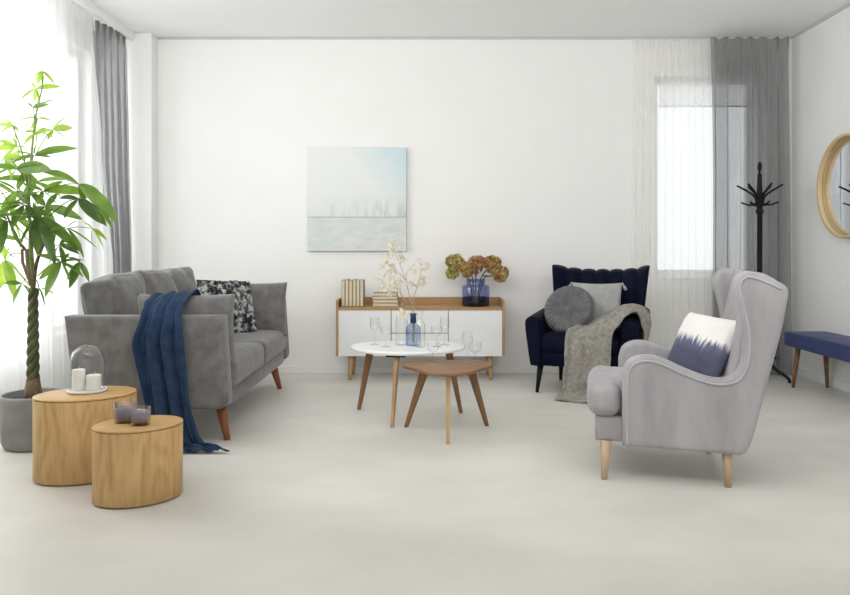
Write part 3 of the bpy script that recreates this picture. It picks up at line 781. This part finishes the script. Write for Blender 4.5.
for k, nm in enumerate(('bottom book', 'second book from the bottom', 'third book from the bottom', 'top book')):
    w = (.030, .028, .027, .028)[k]; z = BZ1 + .001 + sum((.0305, .0285, .0275)[:k])
    book('%s of the flat stack of four cream books on the sideboard' % nm, (-.385 + (-.106 + (0, .004, -.003, .005)[k]), 6.26, z + w / 2), w, .15, (.212, .205, .208, .196)[k],
         (0, PI / 2, 0), 'stacked books on the sideboard')
# vase with hydrangeas
VX, VY = .366, 6.27
t = thing('glass_vase', 'squat blue glass vase holding dried hydrangeas on the sideboard', 'vase', (VX, VY, BZ1 + .0005))
obj('vase_body', lathe([(0, 0), (.108, 0), (.113, .005), (.114, .06), (.114, .155), (.110, .166), (.098, .172), (.082, .174), (.078, .18), (.078, .22), (.080, .226)], 48), 'glass_vase', t)
obj('water', lathe([(0, .008), (.108, .008), (.109, .075), (0, .075)], 40), 'vase_water', t)
def hyd(label, px, py, r, mat, dy, droop=None, bx=0):
    Y = VY + dy; tip = V(((px - 432) * Y / 750, Y, 1.07 - (py - 250) * Y / 750)); b = V((VX + bx, VY, BZ1 + .012))
    t = thing('hydrangea', label, 'flower', tuple(b), 0, 'dried hydrangeas in the blue vase'); tip = tip - b
    neck = V((tip.x * .28, tip.y * .3, .225))
    P = catmull([(0, 0, 0), neck * .5 + V((-bx * .3, 0, 0)), neck, tip * .75 + V((0, 0, .05)), tip], 6)
    sm = obj('stem', tube(P, .0042, 7), 'hyd_stem', t)
    bm = BM(); bmesh.ops.create_icosphere(bm, subdivisions=2, radius=r * .78, matrix=Matrix.Translation(tip))
    for v in bm.verts: v.co = tip + (v.co - tip) * (1 + .3 * noise.noise(v.co * 25))
    if droop: bmesh.ops.create_icosphere(bm, subdivisions=2, radius=r * .55, matrix=Matrix.Translation(tip + V(droop)))
    rnd = random.Random(px)
    cs = [(tip + V((r * .28 * math.cos(q), -r * .1, r * .28 * math.sin(q))), r * .78, 80) for q in (.6, 2.7, 4.7)] + ([(tip + V(droop), r * .7, 70)] if droop else [])
    for cc, rr, cnt in cs:
        for k in range(cnt):
            z = rnd.uniform(-1, 1); a = rnd.uniform(0, 2 * PI); q = math.sqrt(1 - z * z)
            n = V((q * math.cos(a), q * math.sin(a), z)); p = cc + n * rr * rnd.uniform(.82, 1.04)
            u = n.orthogonal().normalized(); w = n.cross(u); s = .015 * rnd.uniform(.8, 1.2); a0 = rnd.uniform(0, PI)
            cv = bm.verts.new(p - n * s * .9)
            for m in range(4):
                e = u * math.cos(a0 + m * PI / 2) + w * math.sin(a0 + m * PI / 2); f = n.cross(e)
                v1 = bm.verts.new(p + e * s * .6 + f * s * .5); v2 = bm.verts.new(p + e * s * 1.15 + n * s * .3); v3 = bm.verts.new(p + e * s * .6 - f * s * .5)
                bm.faces.new((cv, v1, v2, v3))
    obj('flower_head', bm, mat, t, smooth=False)
    lf = BM(); hv = lf.verts.new(neck * 1.05); leaflet(lf, neck * 1.05, V((tip.x, -.03, .02)), .05, .5, .6, .3, hv)
    obj('leaf', lf, 'hyd_stem', sm)
hyd('green hydrangea head, leftmost in the blue vase', 455, 263, .078, 'hyd_green', -.01, (-.025, 0, -.085), -.02)
hyd('rust brown hydrangea head, second from the left in the blue vase', 467, 269, .068, 'hyd_mix', -.05, None, -.01)
hyd('brown hydrangea head in the middle of the blue vase', 476, 264, .076, 'hyd_brown', .0, None, .0)
hyd('green and brown hydrangea head right of the middle one in the blue vase', 492, 264, .076, 'hyd_mix', .02, None, .01)
hyd('brown drooping hydrangea head, rightmost in the blue vase', 500, 274, .070, 'hyd_mix', -.03, None, .02)

# ------------------------------------------------------------------ coffee tables
tc = (-.155, 4.855)
wt = thing('coffee_table', 'round white-topped coffee table on three brown wooden legs', 'table', (*tc, 0))
egg = []
for k in range(72):
    a = 2 * PI * k / 72; r = 1 + .035 * math.cos(3 * (a + PI / 2))
    egg.append((.37 * r * math.cos(a), .298 * r * math.sin(a)))
obj('tabletop', rprism(egg, .024, .009, lambda a, b, d: V((a, b, .426 + d)), 3), 'white_top', wt)
def tl(t, c, top, bot, zt, mat, w0=.05, d0=.026, w1=.024, d1=.018):
    a, b = V((top[0] - c[0], top[1] - c[1], zt)), V((bot[0] - c[0], bot[1] - c[1], 0)); d = b - a
    o = obj('leg', loft_leg(a, b, w0, d0, w1, d1, (d.x, d.y, 0)), mat, t, smooth=False); return o
def radial_leg(t, c, top, bot, zt, mat): return tl(t, c, top, bot, zt, mat)
tl(wt, tc, (-.405, 4.97), (-.49, 5.03), .428, 'walnut_leg')
tl(wt, tc, (-.215, 4.63), (-.24, 4.53), .428, 'pale_leg')
tl(wt, tc, (.105, 4.91), (.19, 4.92), .428, 'walnut_leg')
bm = box(-.06, .06, -.05, .02, .412, .427, .003, 1); obj('leg_bracket', bm, 'black', wt, (-.068, -.215, 0), smooth=False)
sc_ = (.09, 4.36)
st = thing('side_table', 'small brown wooden table with a rounded triangular top', 'table', (*sc_, 0))
tri = []
for k in range(90):
    a = 2 * PI * k / 90; r = .254 + .036 * math.cos(3 * (a + PI / 2)); tri.append((r * math.cos(a), r * math.sin(a)))
obj('tabletop', rprism(tri, .019, .007, lambda a, b, d: V((a, b, .381 + d)), 3), 'walnut', st)
tl(st, sc_, (-.035, 4.45), (-.157, 4.53), .38, 'walnut_leg', .055)
tl(st, sc_, (.09, 4.20), (.088, 4.137), .38, 'pale_leg', .05)
tl(st, sc_, (.225, 4.47), (.334, 4.56), .38, 'walnut_leg', .055)
# glasses
def wine(label, x, y, z, h=.180, r=.031):
    t = thing('wine_glass', label, 'glass', (x, y, z + .0005), 0, 'stemmed glasses')
    b = h * .50
    obj('foot', lathe([(0, 0), (r * .95, 0), (r * .95, .0015), (r * .4, .004), (.004, .010)], 28), 'glass', t)
    obj('stem', lathe([(.004, .010), (.003, h * .25), (.0035, b - .006), (.007, b)], 12), 'glass', t)
    obj('bowl', lathe([(.007, b), (r * .62, b + .008), (r * .92, b + h * .12), (r, b + h * .22), (r * .96, b + h * .36), (r * .84, h)], 32), 'glass', t)
def coupe(label, x, y, z, h=.130, r=.036):
    t = thing('coupe_glass', label, 'glass', (x, y, z + .0005), 0, 'stemmed glasses')
    b = h * .52
    obj('foot', lathe([(0, 0), (r * .85, 0), (r * .85, .0015), (r * .35, .004), (.004, .009)], 28), 'glass', t)
    obj('stem', lathe([(.004, .009), (.003, b * .6), (.0035, b - .005), (.007, b)], 12), 'glass', t)
    obj('bowl', lathe([(.007, b), (r * .6, b + .007), (r * .9, b + h * .13), (r, b + h * .27), (r * .97, h)], 32), 'glass', t)
wine('tall wine glass at the far left of the white table', -.375, 4.905, .45)
coupe('short wine glass left of the bottles on the white table', -.295, 4.80, .45)
wine('tall wine glass on the right side of the white table', .082, 4.905, .45)
coupe('short wine glass on the right side of the white table', .030, 4.80, .45)
coupe('short wine glass alone on the left of the brown table', .006, 4.41, .40)
wine('tall wine glass on the right of the brown table', .212, 4.485, .40)
coupe('short wine glass at the right end of the brown table', .253, 4.405, .40)
# bottles
t = thing('glass_bottle', 'tall clear glass bottle left of the blue one on the white table', 'bottle', (-.197, 4.90, .4505))
obj('bottle_body', lathe([(0, 0), (.036, 0), (.040, .005), (.040, .16), (.036, .185), (.022, .205), (.014, .222), (.013, .27), (.016, .273), (.016, .285)], 32), 'glass', t)
t = thing('glass_bottle', 'clear glass bottle in front of the blue one on the white table', 'bottle', (-.079, 4.795, .4505))
obj('bottle_body', lathe([(0, 0), (.032, 0), (.036, .005), (.036, .12), (.033, .14), (.018, .17), (.0145, .185), (.0145, .205), (.022, .208), (.022, .228), (.015, .232)], 32), 'glass', t)
t = thing('glass_bottle', 'blue glass bottle holding the dried branches on the white table', 'bottle', (-.122, 4.875, .4505))
obj('bottle_body', lathe([(0, 0), (.044, 0), (.049, .006), (.049, .105), (.045, .122), (.028, .138), (.020, .145)], 36), 'glass_blue', t)
obj('neck', lathe([(.020, .145), (.019, .195), (.022, .198), (.022, .206), (.018, .208)], 28), 'bluenk', t)
# dried branches
BXc, BYc = -.122, 4.875
def dpt(zx, zy, dy=0):
    px, py = 365 + zx / 7, 235 + zy / 7; Y = BYc + dy
    return V(((px - 432) * Y / 750 - BXc, dy, 1.07 - (py - 250) * Y / 750))
def blossom(parent, p, s, seed):
    rnd = random.Random(seed); bm = BM(); cv = bm.verts.new(p)
    for m in range(rnd.choice((4, 5, 5, 6))):
        d = V((rnd.uniform(-1, 1), rnd.uniform(-1, 1), rnd.uniform(-.8, .9))).normalized(); u = d.orthogonal().normalized()
        u = Matrix.Rotation(rnd.uniform(0, 6.28), 3, d) @ u; w = d.cross(u); ss = s * rnd.uniform(.75, 1.25); ring = []
        for k in range(9):
            a = -PI + (k + .5) * 2 * PI / 9
            ring.append(bm.verts.new(p + d * ss * (1 + math.cos(a)) * .95 + u * ss * .8 * math.sin(a) + w * ss * rnd.uniform(-.22, .22)))
        ring.sort(key=lambda v: 0)
        for k in range(8): bm.faces.new((cv, ring[k], ring[k + 1]))
    obj('blossom', bm, 'cream_petal', parent, smooth=False)
def dried(label, stems, blossoms, seed):
    t = thing('dried_branch', label, 'branch', (BXc, BYc, 0), 0, 'dried branches in the blue bottle')
    for s in stems: obj('stem', tube(catmull(s, 6), [.0028, .0014], 6), 'straw', t)
    for k, (zx, zy, dy) in enumerate(blossoms): blossom(t, dpt(zx, zy, dy), .0148, seed * 50 + k)
b0 = V((0.0, 0, .47)); n0 = V((.002, 0, .655))
dried('dried branch with cream blossoms rising tallest from the blue bottle', [[b0, n0, dpt(322, 470), dpt(280, 300, .02), dpt(215, 135, .03), dpt(190, 60, .03)], [dpt(283, 310, .02), dpt(225, 250, .0), dpt(160, 190, -.02)], [dpt(245, 205, .03), dpt(270, 150, .05)]],
      [(200, 45, .03), (222, 72, .02), (178, 100, .04), (182, 60, .02), (152, 145, .0), (185, 155, .03), (268, 125, .05), (280, 170, .04), (120, 222, -.02), (165, 205, -.02), (150, 180, .01), (255, 160, .04), (205, 120, .05)], 1)
dried('dried branch with cream blossoms leaning left from the blue bottle', [[b0 + V((-.006, 0, 0)), n0 + V((-.006, 0, 0)), dpt(265, 440, -.02), dpt(205, 320, -.03), dpt(180, 255, -.03)], [dpt(235, 380, -.025), dpt(170, 350, -.04), dpt(85, 300, -.05)], [dpt(285, 470, -.02), dpt(250, 400, .02), dpt(245, 325, .03)]],
      [(185, 245, -.03), (212, 260, -.02), (178, 288, -.04), (75, 295, -.05), (150, 340, -.04), (185, 340, -.03), (162, 395, -.04), (118, 380, -.05), (200, 215, -.02), (248, 322, .03), (130, 350, -.03), (215, 345, .0), (145, 270, -.03), (180, 410, -.05), (140, 290, -.02)], 2)
dried('dried branch with cream blossoms leaning right from the blue bottle', [[b0 + V((.006, 0, 0)), n0 + V((.006, 0, 0)), dpt(345, 430, .02), dpt(372, 345, .03), dpt(395, 250, .03), dpt(435, 212, .03)], [dpt(330, 480, .01), dpt(300, 380, .03), dpt(290, 275, .04), dpt(350, 200, .05)], [dpt(365, 370, .03), dpt(330, 330, .02)]],
      [(372, 190, .05), (440, 212, .03), (402, 235, .04), (345, 255, .05), (312, 328, .02), (325, 350, .03), (395, 305, .03), (402, 345, .02), (385, 210, .03), (425, 235, .02), (380, 350, .04), (412, 310, .05)], 3)
dried('short sprig with cream blossoms over the tall clear bottle', [[b0 + V((-.003, -.003, .03)), n0 + V((-.008, -.004, .005)), dpt(295, 520, -.03), dpt(265, 545, -.05)]], [(258, 545, -.05), (275, 572, -.05), (240, 560, -.05), (270, 535, -.04)], 4)

# ------------------------------------------------------------------ navy armchair
A25 = math.radians(-25)
NC = V((1.215, 5.77, 0))
nav = thing('armchair', 'navy velvet armchair with channelled back near the back wall', 'armchair', tuple(NC), A25)
obj('base', box(-.355, .355, -.325, .30, .205, .315, .02, 3), 'navy_velvet', nav)
obj('seat_cushion', puff(.58, .56, .145, .045, (0, .01, .02), 14, .003, 5, 1), 'navy_velvet', nav, (0, -.075, .378))
for s in (-1, 1):
    P = [(.29, .21), (.36, .205), (.375, .22), (.40, .38), (.415, .50), (.41, .545), (.385, .568), (.35, .572), (.315, .562), (.298, .535), (.292, .45), (.288, .30)]
    P = [(s * x, z) for x, z in [tuple(q[:2]) for q in catmull([(a, b, 0) for a, b in P], 3, True)]]
    obj('armrest', rprism(P, .60, .022, lambda a, b, d: V((a, -.345 + d, b + max(0, d - .35) * .25)), 4), 'navy_velvet', nav)
def channel_back():
    bm = BM(); nu, nz = 98, 26; F, B = {}, {}
    for i in range(nu + 1):
        u = -1 + 2 * i / nu
        ch = abs(math.sin(PI * 3.5 * (u + 1)))           # seven channels
        top = .902 + .045 * abs(u) ** 3 + .016 * ch ** .6 * (1 if abs(u) < .99 else 0)
        for j in range(nz + 1):
            s = j / nz; z = .22 + (top - .22) * s
            hw = .335 + .052 * s ** 1.5
            e = min(1, (1 - s) * 9); e = math.sqrt(max(0, 1 - (1 - e) ** 2)); eu = min(1, (1 - abs(u)) * 16); eu = math.sqrt(max(0, 1 - (1 - eu) ** 2))
            y = .235 + .10 * s - .12 * abs(u) ** 3.5 * min(1, s * 2)
            th = (.055 + .022 * ch ** .5 * min(1, s * 3)) * min(e, eu)
            F[i, j] = bm.verts.new((hw * u, y - th, z)); B[i, j] = bm.verts.new((hw * u, y + .045 * min(e, eu), z))
    for i in range(nu):
        for j in range(nz):
            bm.faces.new((F[i, j], F[i + 1, j], F[i + 1, j + 1], F[i, j + 1])); bm.faces.new((B[i, j], B[i, j + 1], B[i + 1, j + 1], B[i + 1, j]))
    for i in range(nu): bm.faces.new((F[i, 0], B[i, 0], B[i + 1, 0], F[i + 1, 0])); 
    bmesh.ops.remove_doubles(bm, verts=bm.verts[:], dist=.0008)
    return bm
obj('backrest', channel_back(), 'navy_velvet', nav, (.028, 0, 0))
for x, y, dx, dy in ((-.31, -.27, -.02, -.03), (.31, -.27, .02, -.03), (-.29, .25, -.02, .04), (.29, .25, .02, .04)):
    obj('leg', tube([(x, y, .215), (x + dx, y + dy, 0)], [.025, .012], 14), 'black', nav)
def inchair(p):                                   # navy chair's own frame -> room
    c, s = math.cos(A25), math.sin(A25); return V((NC.x + c * p[0] - s * p[1], NC.y + s * p[0] + c * p[1], p[2]))
p = inchair((-.120, -.165, .617))
rc = thing('round_cushion', 'round grey pleated cushion with centre button on the navy armchair', 'cushion', tuple(p), A25 + math.radians(-4))
def pleats(side):
    R, n = .186, 168; prof = []
    bm = BM(); rings = []
    for k in range(15):
        q = k / 14; r = R * math.sin(PI / 2 * q); h = .062 * math.sqrt(max(0, 1 - q ** 2.4)) + .004 - .03 * math.exp(-(r / .03) ** 2)
        ring = []
        for m in range(n):
            a = 2 * PI * m / n
            pl_ = .012 * (abs(math.sin(14 * a + .3 * math.sin(3 * a))) - .5) * min(1, q * 4) * (1 - q ** 6)
            ring.append(bm.verts.new((r * math.cos(a), -side * (h + pl_), r * math.sin(a))) if k else None)
        rings.append(ring)
    c = bm.verts.new((0, -side * .036, 0))
    for m in range(n): bm.faces.new((c, rings[1][m], rings[1][(m + 1) % n]))
    for A, B in zip(rings[1:], rings[2:]):
        for m in range(n): bm.faces.new((A[m], A[(m + 1) % n], B[(m + 1) % n], B[m]))
    return bm
bm = pleats(1); merge(bm, pleats(-1)); bmesh.ops.remove_doubles(bm, verts=bm.verts[:], dist=.002)
rcov = obj('cover', bm, 'round_cush', rc, rot=(math.radians(-25), 0, 0))
bm = lathe(rounded_profile(.018, 0, .016, .006), 20); bm.transform(Matrix.Rotation(PI / 2, 4, 'X'))
obj('button', bm, 'round_cush', rcov, loc=(0, -.030, 0))
bm = tube([(.187 * math.cos(a), 0, .187 * math.sin(a)) for a in [2 * PI * k / 60 for k in range(61)]], .009, 8, cap=False)
obj('edge_band', bm, 'round_cush', rcov)
p = inchair((.035, .055, .628))
qc = thing('tassel_cushion', 'light grey square cushion with tassels behind the round cushion', 'cushion', tuple(p), A25 + math.radians(6))
qcov = obj('cover', pillow(.39, .39, .13, 26, .06, .42, .006, 3), 'light_cush', qc, rot=(math.radians(-14), 0, 0))
Rm = Matrix.Rotation(math.radians(-14), 3, 'X')
for sx in (-1, 1):
    for sz in (-1, 1):
        q = V((sx * .193, 0, sz * .193)); bm = BM()
        lathe([(0, .004), (.006, 0), (.007, -.012), (.005, -.018), (.010, -.03), (.013, -.062), (0, -.06)], 14, q, bm=bm)
        if sz > 0:
            bm.transform(Matrix.Translation(q) @ Matrix.Rotation(sx * -.5, 4, 'Y') @ Matrix.Translation(-q)); obj('tassel', bm, 'light_cush', qcov)
        else: bm.free()
T = inchair
rows = [(T((.425, .0, .40)), T((.43, -.22, .38)), .01, .2), (T((.425, .03, .50)), T((.432, -.25, .49)), .03, .3), (T((.385, .05, .60)), T((.40, -.29, .59)), .05, .4), (T((.29, .04, .61)), T((.385, -.34, .62)), .055, .6), (T((.17, -.03, .565)), T((.34, -.375, .60)), .045, .8),
        (T((.04, -.14, .505)), T((.31, -.395, .555)), .035, 1.0), (T((-.04, -.27, .485)), T((.27, -.40, .51)), .03, 1.2), (T((-.075, -.375, .455)), T((.25, -.405, .44)), .03, 1.4), (T((-.08, -.40, .33)), T((.24, -.405, .32)), .04, 1.6), (T((-.085, -.405, .18)), T((.23, -.41, .18)), .045, 1.8), (T((-.095, -.42, .06)), T((.22, -.425, .06)), .035, 2.0), (T((-.115, -.48, .018)), T((.205, -.485, .018)), .02, 2.3), (T((-.12, -.565, .010)), T((.175, -.57, .010)), .012, 2.5)]
tag(obj('throw_blanket', cloth(rows, 2.6, 56, 8, .014, .012, 5), 'beige_throw'), 'grey beige wool throw over the arm of the navy armchair', 'blanket')

# ------------------------------------------------------------------ wing armchair (front)
AW = math.atan2(-.214, .977); OS, OV = .34, .33
es, ev = V((.977, -.214, 0)), V((.214, .977, 0))
WO = V((.802, 3.463, 0)) + es * OS + ev * OV
wing = thing('wing_chair', 'pale grey wingback armchair seen from the side in the right foreground', 'armchair', tuple(WO), AW)
W = lambda s, v, z: V((s - OS, v - OV, z))
prof = [(.074, .169), (.074, .335), (.074, .49), (.092, .548), (.137, .58), (.199, .586), (.264, .57), (.351, .531), (.438, .5), (.502, .491), (.553, .506), (.587, .551), (.599, .623), (.593, .735), (.574, .824), (.557, .891), (.566, .94), (.591, .967), (.629, .974), (.704, .95), (.771, .915), (.787, .884), (.779, .827), (.754, .694), (.704, .493), (.65, .268), (.625, .182), (.585, .152)]
def smooth_prof(P, n=4): return [(q.x, q.y) for q in catmull([(a, b, 0) for a, b in P], n, True)]
body = [(q.x, q.y) for q in catmull([(a, b, 0) for a, b in prof[2:26] + [(.628, .195)]], 4)] + [(.612, .166), (.585, .152), (.33, .159), (.074, .166), (.074, .33)]
# keep the bottom edge straight
pn = obj('side_panel', rprism(body, .085, .024, lambda a, b, d: W(a, d, b), 5), 'wing_fab', wing)
pf = obj('side_panel', rprism(body, .085, .024, lambda a, b, d: W(a, .66 - d, b), 5), 'wing_fab', wing)
pipe = catmull([(s, z, 0) for s, z in [(.098, .165), (.098, .335), (.100, .485), (.118, .535), (.152, .558), (.199, .562), (.255, .547), (.342, .508), (.43, .477), (.505, .467), (.572, .485), (.610, .54), (.624, .623), (.618, .735), (.599, .828), (.583, .89), (.588, .925), (.605, .945), (.632, .949), (.695, .926), (.752, .898)]], 5)
for v, pp in ((-.001, pn), (.661, pf)):
    obj('piping', tube([W(p.x, v, p.y) for p in pipe], .0055, 8), 'wing_pipe', pp)
back = [(.50, .30), (.56, .55), (.615, .80), (.650, .945), (.672, .968), (.71, .958), (.755, .93), (.775, .895), (.765, .83), (.742, .694), (.692, .493), (.638, .268), (.60, .17), (.52, .17)]
obj('backrest', rprism(smooth_prof(back, 3), .53, .02, lambda a, b, d: W(a, .065 + d, b), 3), 'wing_fab', wing)
obj('seat_base', rprism([(-.047, .172), (-.05, .235), (-.047, .292), (.1, .292), (.3, .292), (.55, .292), (.55, .172), (.3, .172)], .55, .02, lambda a, b, d: W(a, .055 + d, b), 4), 'wing_fab', wing)
obj('seat_cushion', puff(.60, .49, .16, .05, (.01, .0, .02), 18, .004, 5, 2), 'wing_fab', wing, W(.24, .33, .368))
obj('cushion_front', puff(.15, .62, .155, .055, (.010, .008, .012), 18, .004, 5, 3), 'wing_fab', wing, W(-.004, .33, .368))
for s, v, ds, dv in ((.005, .05, -.012, -.012), (.005, .61, -.012, .012), (.535, .05, .004, -.01), (.535, .61, .004, .01)):
    obj('leg', tube([W(s, v, .178), W(s + ds, v + dv, 0)], [.0245, .0145], 18), 'beech', wing)
P_ = WO + es * (.465 - OS) + ev * (.33 - OV)
dc = thing('dip_dyed_cushion', 'white cushion dip-dyed navy at the bottom on the wing chair', 'cushion', (P_.x, P_.y, .60), AW + math.radians(-60))
obj('cover', pillow(.40, .325, .13, 28, .04, .42, .006, 12), 'dip', dc, rot=(math.radians(-28), math.radians(2), 0))

# ------------------------------------------------------------------ coat stand
cs = thing('coat_stand', 'black turned wooden coat stand in the right corner', 'coat stand', (2.665, 6.10, 0))
obj('pole', lathe([(0, .22), (.020, .22), (.024, .26), (.021, .32), (.021, .70), (.024, .74), (.021, .78), (.0205, 1.36), (.024, 1.365), (.031, 1.375), (.031, 1.395), (.022, 1.405), (.024, 1.45), (.0225, 1.55), (.0175, 1.66), (.0165, 1.685), (.008, 1.692), (.0065, 1.705), (.012, 1.715), (.0175, 1.735), (.0185, 1.75), (.0155, 1.77), (.008, 1.783), (0, 1.786)], 24), 'black', cs)
for k in range(6):
    a = k * PI / 3 - .40; c, s = math.cos(a), math.sin(a)
    up = [(.018, 1.42), (.026, 1.47), (.042, 1.51), (.085, 1.545), (.132, 1.575), (.172, 1.598)]
    lo = [(.018, 1.475), (.03, 1.45), (.05, 1.438), (.08, 1.436), (.11, 1.446), (.14, 1.458)]
    obj('hook', tube([(r * c, r * s, z) for r, z in [(q.x, q.y) for q in catmull([(a_, b_, 0) for a_, b_ in up], 4)]], [.010, .0075], 10), 'black', cs)
    obj('lower_hook', tube([(r * c, r * s, z) for r, z in [(q.x, q.y) for q in catmull([(a_, b_, 0) for a_, b_ in lo], 4)]], [.008, .0065], 10), 'black', cs)
for k in range(4):
    a = -.57 + k * PI / 2; c, s = math.cos(a), math.sin(a)
    f = [(.012, .34), (.03, .25), (.07, .17), (.13, .10), (.19, .062), (.218, .035), (.222, .010)]
    obj('foot', tube([(r * c, r * s, z) for r, z in [(q.x, q.y) for q in catmull([(a_, b_, 0) for a_, b_ in f], 4)]], [.014, .012], 10), 'black', cs)
bm = tube([(.12 * math.cos(2 * PI * k / 48), .12 * math.sin(2 * PI * k / 48), .20) for k in range(49)], .007, 8, cap=False); obj('ring', bm, 'black', cs)

# ------------------------------------------------------------------ bench
bn = thing('bench', 'blue velvet bench on tapered wooden legs along the right wall', 'bench', (2.943, 5.36, 0))
obj('seat', puff(.335, 1.14, .112, .014, (0, 0, .008), 12, .001, 6, 3), 'blue_velvet', bn, (0, 0, .374))
for sy in (-1, 1):
    for sx in (-1, 1):
        obj('leg', tube([(sx * .105, sy * .45, .325), (sx * .133, sy * .475, 0)], [.021, .0125], 14), 'walnut_leg', bn)

# ------------------------------------------------------------------ light, camera
w = bpy.data.worlds.new('daylight'); bpy.context.scene.world = w; w.use_nodes = True
bg = w.node_tree.nodes['Background']; bg.inputs[0].default_value = (.96, .98, 1, 1); bg.inputs[1].default_value = 1.06
def area(name, loc, rot, sx, sy, power, col=(1, 1, 1)):
    l = bpy.data.lights.new(name, 'AREA'); l.shape = 'RECTANGLE'; l.size, l.size_y, l.energy, l.color = sx, sy, power, col
    o = bpy.data.objects.new(name, l); C.objects.link(o); o.location = loc; o.rotation_euler = [math.radians(a) for a in rot]; return o
area('left_window_light', (-3.7, 4.2, 1.8), (0, -80, -8), 2.4, 3.1, 150)
area('added_fill', (0, 2.0, 2.3), (107, 0, -18), 4.4, .8, 55)  # added fill with no real fixture, brightens the back wall and ceiling
cam = bpy.data.cameras.new('camera'); co = bpy.data.objects.new('camera', cam); C.objects.link(co)
co.location = (0, 0, 1.07); co.rotation_euler = (PI / 2, 0, 0)
cam.sensor_width = 36; cam.lens = 36 * 750 / 850; cam.shift_x = -7 / 850; cam.shift_y = -47.5 / 850
cam.clip_start = .05
sc = bpy.context.scene; sc.camera = co
sc.view_settings.view_transform = 'Standard'; sc.view_settings.look = 'None'
sc.view_settings.exposure = .28; sc.view_settings.gamma = 1
sc.cycles.max_bounces = 10; sc.cycles.diffuse_bounces = 5; sc.cycles.transparent_max_bounces = 32
sc.cycles.use_denoising = True; sc.cycles.use_adaptive_sampling = False
